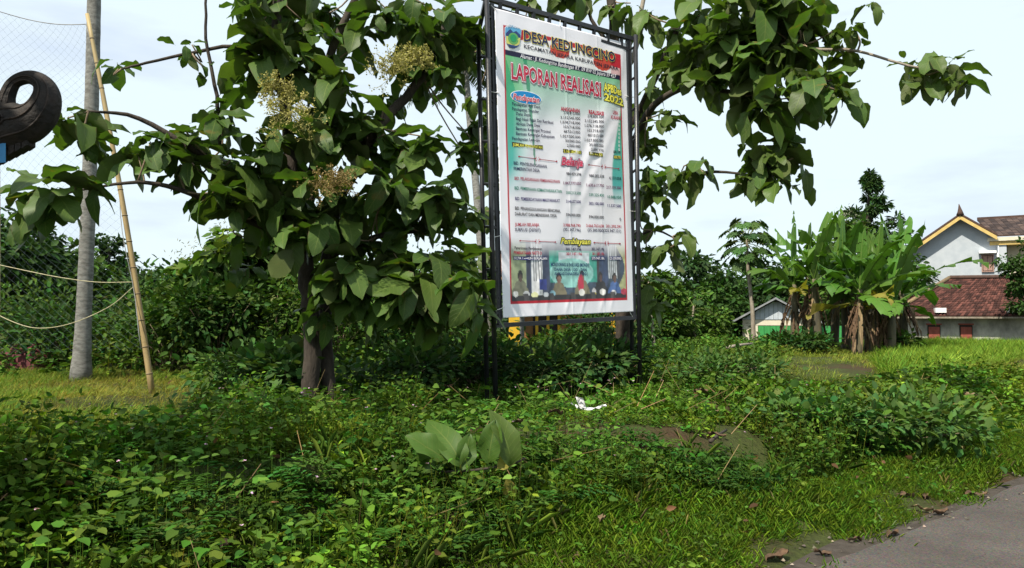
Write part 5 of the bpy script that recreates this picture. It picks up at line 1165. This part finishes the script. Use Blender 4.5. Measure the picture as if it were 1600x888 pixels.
def low_house():
    O = at(1480, 490, 35); O.z = g1(O.x, O.y); fr = Fr(O, (-.34, -.94, 0)); root = empty('low_house', O, 'low house with a red-brown clay tile hip roof and stained wall', 'house')
    b = -.6; e0, ec = fr.px(1390, 494, b); e1, _ = fr.px(1690, 489, b); rb = 3.2; r0, rc = fr.px(1484, 437, rb); r1 = e1
    D = 7.2
    tile_field('roof_tiles', fr.w(e0, b, ec), fr.w(e1, b, ec), fr.w(r1, rb, rc), fr.w(r0, rb, rc), 17, 52, root, (.035, .016, .014), (.13, .052, .042), 21)
    tile_field('roof_tiles', fr.w(e0, D, ec), fr.w(e0, b, ec), fr.w(r0, rb, rc), fr.w(r0 - .02, rb + .02, rc), 17, 30, root, (.05, .02, .017), (.17, .068, .054), 22)
    MB().tube([fr.w(e0, b, ec + .09), fr.w(r0, rb, rc + .1)], .10, 6).obj('hip_cap', M_drypale, root, None, True); MB().tube([fr.w(r0, rb, rc + .1), fr.w(r1, rb, rc + .1)], .11, 6).obj('ridge_cap', M_roofbase, root, None, True)
    w0 = e0 + .55; top = ec - .06
    fr.box(MB(), w0, e1, 0, 6.2, -.2, top).obj('wall', M_plaster, root); fr.box(MB(), e0 + .05, e1, b - .03, b + .04, ec - .11, ec - .03).obj('eave_board', M_barkpale, root)
    for (x0, x1) in ((1449, 1469), (1499, 1519)):
        a0, _ = fr.px(x0, 510); a1, c1 = fr.px(x1, 508); w_ = fr.box(MB(), a0, a1, -.06, .05, c1 - .8, c1).obj('window', M_darkgap, root)
        fr.box(MB(), a0 + .04, a1 - .04, -.085, -.062, c1 - .8, c1 - .09).obj('shutter', M_rust, w_); fr.box(MB(), a0 - .05, a1 + .05, -.10, -.003, c1, c1 + .07).obj('frame', M_rust, w_)
    for x in (1470, 1585):
        a0, c0 = fr.px(x, 488, b); fr.box(MB(), a0 - .22, a0 + .22, b - .06, b + .4, c0 - .02, c0 + .20).obj('skylight_tile', M_white, root)
low_house()
def shed():
    O = at(1195, 500, 34); O.z = g1(O.x, O.y); fr = Fr(O, (-.33, -.944, 0)); root = empty('tin_shed', O, 'small shed with grey tin gable and green panel below', 'shed')
    mt = solid('grey_tin', (.36, .40, .46), (.46, .50, .55), .5, 5, .1); mg = solid('green_sheet', (.03, .20, .05), (.04, .26, .07), .5, 4)
    ea, ec = fr.px(1140, 507); pa, pc = fr.px(1212, 468); ra = pa + (pa - ea); ba, bc = fr.px(1165, 500); wa, wc = fr.px(1160, 500); n = 15
    lx = lambda a: ec + (pc - ec) * (1 - abs(a - pa) / (pa - ea))
    for k in range(n):
        a0, a1 = wa + (2 * pa - 2 * wa) * k / n, wa + (2 * pa - 2 * wa) * (k + .94) / n; z = bc + .02; MB().box8([fr.w(a0, 0, z), fr.w(a1, 0, z), fr.w(a1, .05, z), fr.w(a0, .05, z), fr.w(a0, 0, max(z + .02, lx(a0) - .06)), fr.w(a1, 0, max(z + .02, lx(a1) - .06)), fr.w(a1, .05, max(z + .02, lx(a1) - .06)), fr.w(a0, .05, max(z + .02, lx(a0) - .06))]).obj('tin_sheet', mt, root)
    fr.box(MB(), wa, 2 * pa - wa, .03, 4, bc - .25, bc + .01).obj('lintel', M_cream, root)
    ga, gc = fr.px(1184, 503)
    fr.box(MB(), wa, ga, .04, 4, -.3, bc - .252).obj('wall', M_cream, root)
    for k in range(14):
        a0 = ga + .02 + k * .26; fr.box(MB(), a0, a0 + .245, .05, .09 + .02 * (k % 2), -.3, bc - .26).obj('green_panel', mg, root)
    for sgn in (-1, 1):
        e = pa + sgn * (pa - ea); P = [fr.w(e, -.4, ec), fr.w(pa, -.4, pc), fr.w(pa, 4.3, pc), fr.w(e, 4.3, ec)]; MB().box8(P + [p + Vector((0, 0, .09)) for p in P]).obj('roof_sheet', solid('shed_roof', (.16, .17, .18), (.24, .25, .26), .6, 4), root)
shed()
def kiosk():
    O = at(850, 500, 26); O.z = g1(O.x, O.y) - .05; fr = Fr(O, (.2, -.98, 0)); root = empty('yellow_house', O, 'yellow walled small house glimpsed under the banner', 'house')
    my = solid('bright_yellow', (.62, .36, .02), (.70, .42, .03), .7, 3); mo = solid('orange_wood', (.22, .10, .03), (.30, .15, .05), .7, 5)
    a0, _ = fr.px(795, 520); a1, _ = fr.px(809, 520); a2, c2 = fr.px(905, 508); H = 2.4
    fr.box(MB(), a0, a1, -.3, 0, 0, H).obj('pillar', my, root); fr.box(MB(), a1 + .02, a2 + 1.2, 1.2, 1.35, 0, H).obj('wall', mo, root)
    fr.box(MB(), a1 + .1, a1 + .35, .5, .6, 0, 1.5).obj('gate_panel', solid('grey_panel', (.10, .10, .11), (.2, .2, .2), .7, 20), root)
    d_ = fr.box(MB(), a2 - 1.4, a2 - .5, 1.15, 1.198, 0, 2.0).obj('dark_opening', M_darkgap, root)  # solid dark panel on the wall, its colour standing in for a shaded opening
    for k in range(3): fr.box(MB(), a1 + .9 + k * .42, a1 + 1.0 + k * .42, 1.1, 1.19, 0, H).obj('mullion', my, root)
    fr.box(MB(), a2 + 1.0, a2 + 1.25, -.3, 0, 0, H).obj('pillar', my, root)
    P = [fr.w(a0 - .3, -.7, H), fr.w(a2 + 1.5, -.7, H), fr.w(a2 + 1.5, 2, H + 1.1), fr.w(a0 - .3, 2, H + 1.1)]
    tile_field('roof_tiles', *P, 10, 22, root, (.08, .03, .025), (.2, .09, .06), 31); fr.box(MB(), a0 - .2, a2 + 1.4, -.5, 1.3, H, H + .1).obj('ceiling_board', mo, root)
    P2 = [fr.w(a0 - .3, 4.6, H), fr.w(a2 + 1.5, 4.6, H), fr.w(a2 + 1.5, 2.02, H + 1.1), fr.w(a0 - .3, 2.02, H + 1.1)]; MB().box8(P2 + [p + Vector((0, 0, .08)) for p in P2]).obj('rear_slope', M_roofbase, root)
kiosk()
def far_roof():
    O = at(284, 500, 33); O.z = g1(O.x, O.y); fr = Fr(O, (.2, -.98, 0)); root = empty('tiled_roof_house', O, 'house with an orange clay roof showing above the left trees', 'house')
    e0, ec = fr.px(262, 476); e1, _ = fr.px(330, 476); r0, rc = fr.px(272, 464, 1.6); r1, _ = fr.px(322, 464, 1.6)
    tile_field('roof_tiles', fr.w(e0, -.4, ec), fr.w(e1, -.4, ec), fr.w(r1, 1.6, rc), fr.w(r0, 1.6, rc), 6, 14, root, (.20, .085, .045), (.32, .15, .08), 41); fr.box(MB(), e0 + .2, e1 - .2, 0, 3, -.2, ec).obj('wall', M_cream, root)
    P2 = [fr.w(e0, 3.6, ec), fr.w(e1, 3.6, ec), fr.w(r1, 1.62, rc), fr.w(r0, 1.62, rc)]; MB().box8(P2 + [p + Vector((0, 0, .08)) for p in P2]).obj('rear_slope', M_roofbase, root)
far_roof()

# ------------------------------------------------------------------ carved scroll on its post
def scroll():
    Y = 4.0; a = lambda px, py, d=0: at(px, py, Y + d)
    foot = Vector((a(-110, 400).x, Y + .02, 0)); foot.z = g1(foot.x, foot.y); root = empty('carved_ornament', foot, 'dark carved wooden scroll ornament with a blue board beneath', 'ornament')
    path = [(-120, 212), (-70, 213), (-25, 208), (15, 198), (45, 192), (66, 175), (74, 150), (66, 130), (45, 121), (23, 129), (12, 149), (8, 168), (-4, 176)]
    rad = [42, 42, 41, 38, 32, 25, 19.5, 14, 10.5, 9, 11, 14, 10]
    P = spline([a(*p) for p in path], 6); k = Y / FPX; R = np.interp(np.linspace(0, 1, len(P)), np.linspace(0, 1, len(rad)), rad) * k
    # flattened, grooved section
    V, F = [], []; sec = 28; n = len(P)
    for i in range(n):
        t = (P[min(i + 1, n - 1)] - P[max(i - 1, 0)]).normalized(); y = Vector((0, 1, 0)); x = t.cross(y).normalized()
        for q in range(sec):
            an = 2 * math.pi * q / sec; rr = R[i] * (1 - .12 * max(0, math.cos(an * 5)) ** 6)
            V.append(P[i] + x * math.cos(an) * rr + y * math.sin(an) * min(rr, .085) * (1.0 if R[i] > .05 else 1.1) - foot)
    for i in range(n - 1):
        for q in range(sec): q2 = (q + 1) % sec; F.append((i * sec + q, i * sec + q2, (i + 1) * sec + q2, (i + 1) * sec + q))
    F += [tuple(range(sec))[::-1], tuple((n - 1) * sec + q for q in range(sec))]
    link('scroll', mesh('scroll', V, F, M_wood, True), root)
    for (off_, r_) in ((.62, 3.2), (-.55, 2.6), (.1, 2.2)):
        pp = []
        for i in range(0, n - 8):
            t = (P[min(i + 1, n - 1)] - P[max(i - 1, 0)]).normalized(); x = t.cross(Vector((0, 1, 0))).normalized(); pp.append(P[i] + x * off_ * R[i] - Vector((0, min(R[i], .085) * (1 - off_ ** 2 * .7) + .002, 0)) - foot)
        MB().tube(pp, list(np.linspace(r_ * k, r_ * k * .35, len(pp))), 6).obj('carved_ridge', M_woodhi, root, None, True)
    for rr, d in ((9, .088), (5.5, .096), (2.5, .106)):
        pts = [a(12 + rr * math.cos(t), 192 + rr * math.sin(t)) - Vector((0, d, 0)) - foot for t in np.linspace(0, 2 * math.pi, 17)]; MB().tube(pts, 1.7 * k, 6).obj('rosette_ring', M_woodhi, root, None, True)
    for i in range(9):
        x0 = -42 + i * 10.5; yb = 268 - i * 5.3; P4 = [a(x0, 215 - i * 2), a(x0 + 8, 213 - i * 2), a(x0 + 7, yb + 3), a(x0 - 2, yb + 9)]
        MB().box8([p - Vector((0, .035, 0)) - foot for p in P4] + [p + Vector((0, .035, 0)) - foot for p in P4]).obj('carved_tooth', M_wood, root)
    MB().box8([p - foot for p in (a(-115, 262, -.05), a(9, 254, -.05), a(9, 254, -.02), a(-115, 262, -.02), a(-115, 224, -.05), a(9, 224, -.05), a(9, 224, -.02), a(-115, 224, -.02))]).obj('blue_board', M_blue, root)
    top = a(-110, 195); MB().bar(Vector((0, 0, -.2)), top - foot + Vector((0, 0, .05)), .12).obj('post', M_wood, root)
scroll()

# ------------------------------------------------------------------ small things lying about
def ground_pt(px, py, lift=0.0):
    d = ray(px, py); lo = 2.0
    for i in range(1400):
        y = 2.0 + i * .02; p = at(px, py, y)
        if p.z <= g1(p.x, p.y) + lift: return p
    return p
def curled(name, p, L, Wd, rot, mat, label, cat_, group, seed, curl=.5, tilt=.15):
    r = random.Random(seed); V, F, U = [], [], []; nt_, na = 8, 5; ph = r.uniform(0, 6)
    for i in range(nt_):
        t = i / (nt_ - 1); wd = Wd * max(.03, math.sin(math.pi * min(1, .04 + t * .94)) ** .7)
        for j in range(na):
            v = j / (na - 1) * 2 - 1; V.append(((t - .5) * L, v * wd * .5 * (1 - .35 * curl * abs(v)), curl * Wd * .5 * abs(v) ** 1.6 + .10 * L * math.sin(t * 4 + ph) ** 2 + r.uniform(-1, 1) * .012)); U.append((t, .5 + v / 2))
    F = [(i * na + j, (i + 1) * na + j, (i + 1) * na + j + 1, i * na + j + 1) for i in range(nt_ - 1) for j in range(na - 1)]
    o = link(name, mesh(name, V, F, mat, True, uv=U)); o.location = p; o.rotation_euler = (r.uniform(-tilt, tilt), r.uniform(-tilt, tilt), rot); return tag(o, label, cat_, group)
for i, (px, py, L, W, rot, lab) in enumerate([(940, 824, .17, .10, 1.2, 'brown dried leaf propped among weeds at the grass edge'), (905, 850, .20, .11, .3, 'dark withered leaf at the lowest edge of the weeds'), (872, 862, .18, .10, 2.0, 'small dark withered leaf beside the other withered leaf'), (1118, 880, .22, .13, .2, 'broad brown dried leaf lying in the verge grass'), (1215, 855, .34, .16, .5, 'large reddish brown dried leaf at the asphalt edge'), (1285, 852, .18, .10, -.2, 'small brown dried leaf near the large reddish one'), (1415, 760, .26, .14, .1, 'grey-brown curled leaf lying high on the grass verge'), (1440, 783, .28, .08, -.3, 'long pale dried leaf strip on the verge'), (1470, 790, .24, .12, .2, 'dark rotten leaf beside the pale strip'), (1525, 763, .32, .12, .0, 'flat brown dried leaf on the verge near the bush'), (1395, 822, .26, .10, .6, 'brown leaf curled on the soil shoulder'), (1335, 830, .20, .09, .3, 'pale brown leaf scrap on the soil shoulder'), (1445, 740, .18, .12, 1.0, 'round dry leaf at the foot of the bush'), (355, 868, .2, .13, 1.4, 'blackened dried leaf standing among the low weeds'), (1382, 676, .20, .16, 1.4, 'reddish dead leaf hanging in the bank bush'), (1095, 620, .30, .15, .2, 'tan dried leaf on top of the bank mound'), (1120, 690, .28, .10, -.6, 'brown bark-like leaf on the bank slope'), (868, 655, .25, .16, .4, 'crumpled greyish leaf near the white plastic scrap'), (810, 670, .2, .12, .9, 'rusty brown leaf beside the fallen green leaves'), (700, 612, .16, .12, .0, 'small ochre leaf under the teak boughs')]):
    p = ground_pt(px, py, .10 if py > 740 else .22); p.z += .02 if road_s(p.x, p.y) < .9 else .05
    if road_s(p.x, p.y) < .9: p.z = max(g1(p.x, p.y), .0) + .006
    curled('dry_leaf', p, L * .6, W * .62, rot, M_dry if i % 7 else M_drypale, lab, 'leaf', 'dry fallen leaves', 300 + i)
def plastic():
    p = ground_pt(912, 646, .30); m = solid('white_plastic', (.55, .55, .57), (.68, .68, .69), .5, 14); root = empty('plastic_scrap', p, 'crumpled white plastic scrap lying on the weeds below the banner', 'litter')
    r = random.Random(5)
    for k, (a, L, W) in enumerate(((.15, .20, .045), (2.7, .12, .04), (1.9, .12, .06))):
        V = []; n = 6
        for i in range(n + 1):
            t = i / n
            for v in (-1, 0, 1): V.append((math.cos(a) * L * t - math.sin(a) * v * W / 2, .03 * r.uniform(-1, 1) + v * .02, .03 + math.sin(a) * L * t * .9 + .012 * r.uniform(-1, 1) + .012 * (v == 0)))
        F = [(i * 3 + j, i * 3 + j + 1, (i + 1) * 3 + j + 1, (i + 1) * 3 + j) for i in range(n) for j in range(2)]; link('plastic_fold', mesh('plastic_fold', V, F, m, True), root)
plastic()
def fallen_branch():
    M_old = big_leaf('wilted_leaf', (.046, .084, .011), (.085, .11, .03), (.11, .15, .03), .26)
    c = ground_pt(745, 742, .27); root = empty('fallen_teak_branch', c, 'fallen teak branch with big drooping green leaves lying on the weeds', 'branch'); a = lambda px, py, d=0: at(px, py, c.y + d) - c
    MB().tube(spline([a(690, 738, .1), a(740, 735, 0), a(800, 725, .05), a(820, 716, .1)], 4), [.010, .007], 6).obj('stem', M_bark, root, None, True)
    for i, (p0, p1, L, k, nz_) in enumerate([((700, 722), (640, 668), .36, 1, (-.2, -.6, .7)), ((690, 715), (628, 735), .36, 4, (.1, -.8, .5)), ((722, 735), (700, 645), .40, 0, (.3, -.8, .3)), ((715, 740), (735, 690), .30, 5, (.4, -.8, .3)), ((745, 735), (725, 765), .36, 1, (0, -.6, .8)), ((755, 738), (745, 770), .36, 3, (.2, -.7, .7)), ((762, 730), (770, 668), .34, 0, (-.1, -.9, .1)), ((795, 735), (803, 652), .42, 2, (.5, -.7, .2)), ((745, 745), (700, 770), .30, 6, (-.1, -.5, .8))]):
        D = a(*p1) - a(*p0) + Vector((0, random.uniform(-.1, .1), 0)); V, F, U = teak_leaf_mesh(60 + i, .25 + .5 * (i % 3), .5, .3, .038); o = link('leaf', mesh('leaf', V, F, M_old, True, uv=U), root); o.matrix_basis = Matrix.Translation(a(*p0)) @ basis(D, nz_).to_4x4() @ Matrix.Scale(L * .92, 4)
    for (p0, p1) in (((775, 735), (800, 712)), ((790, 745), (798, 768))):
        D = a(*p1) - a(*p0); V, F, U, _ = TL[1]; o = link('yellow_leaf', mesh('yellow_leaf', V, F, M_yleaf, True, uv=U), root); o.matrix_basis = Matrix.Translation(a(*p0)) @ basis(D, (.3, -.8, .4)).to_4x4() @ Matrix.Scale(.2, 4)
fallen_branch()
def stick(px0, py0, px1, py1, r, mat, label, lift=.12):
    p, q = ground_pt(px0, py0, lift), ground_pt(px1, py1, lift); m = (p + q) / 2; d = q - p
    o = MB().tube([p - m, Vector((0, 0, .01)), q - m], [r, r * .8, r * .6], 7).obj('stick', mat, None, None, True); o.location = m; tag(o, label, 'stick')
stick(1508, 616, 1534, 619, .035, M_drypale, 'pale broken stick lying on the creepers by the field', .15)
stick(1136, 543, 1176, 537, .04, M_barkpale, 'pale pole lying in the weeds beside the papaya trunk', .45)
stick(350, 568, 395, 560, .04, M_bark, 'brown log lying in the left field weeds', .4)
stick(1110, 690, 1135, 672, .02, M_bark, 'thin dead stick on the bank slope', .2)
def tarp():
    c = at(45, 566, 15.5); c.z = g1(c.x, c.y); m = solid('maroon_cloth', (.055, .008, .010), (.10, .014, .016), .8, 6, .2); root = empty('covered_heap', c, 'low heap under a maroon cloth at the back of the left field', 'heap'); V, F = [], []; n = 14
    for i in range(n + 1):
        for j in range(n + 1):
            u, v = i / n * 2 - 1, j / n * 2 - 1; h = max(0, 1 - max(abs(u), abs(v)) ** 1.6); V.append((u * .48 * (1 + .06 * math.sin(9 * v)), v * .4, .22 + .42 * h + .05 * math.sin(7 * u + 5 * v) * (1 - h) - .22 * (max(abs(u), abs(v)) > .95)))
    F = [(i * (n + 1) + j, (i + 1) * (n + 1) + j, (i + 1) * (n + 1) + j + 1, i * (n + 1) + j + 1) for i in range(n) for j in range(n)]; link('cloth', mesh('cloth', V, F, m, True), root); MB().box(-.42, .42, -.34, .34, -.05, .30).obj('heap_core', M_bark, root)
tarp()
def rail():
    c = at(1012, 520, 33); c.z = g1(c.x, c.y); root = empty('white_railing', c, 'short white railing glimpsed beside the banner posts', 'railing'); h = at(1012, 512, 33).z - c.z
    for k in range(8): MB().bar((-.45 + k * .16, 0, -.1), (-.45 + k * .16, 0, h), .05).obj('picket', M_white, root)
    MB().bar((-.5, 0, h + .03), (.75, 0, h + .03), .06).obj('handrail', M_white, root)
rail()
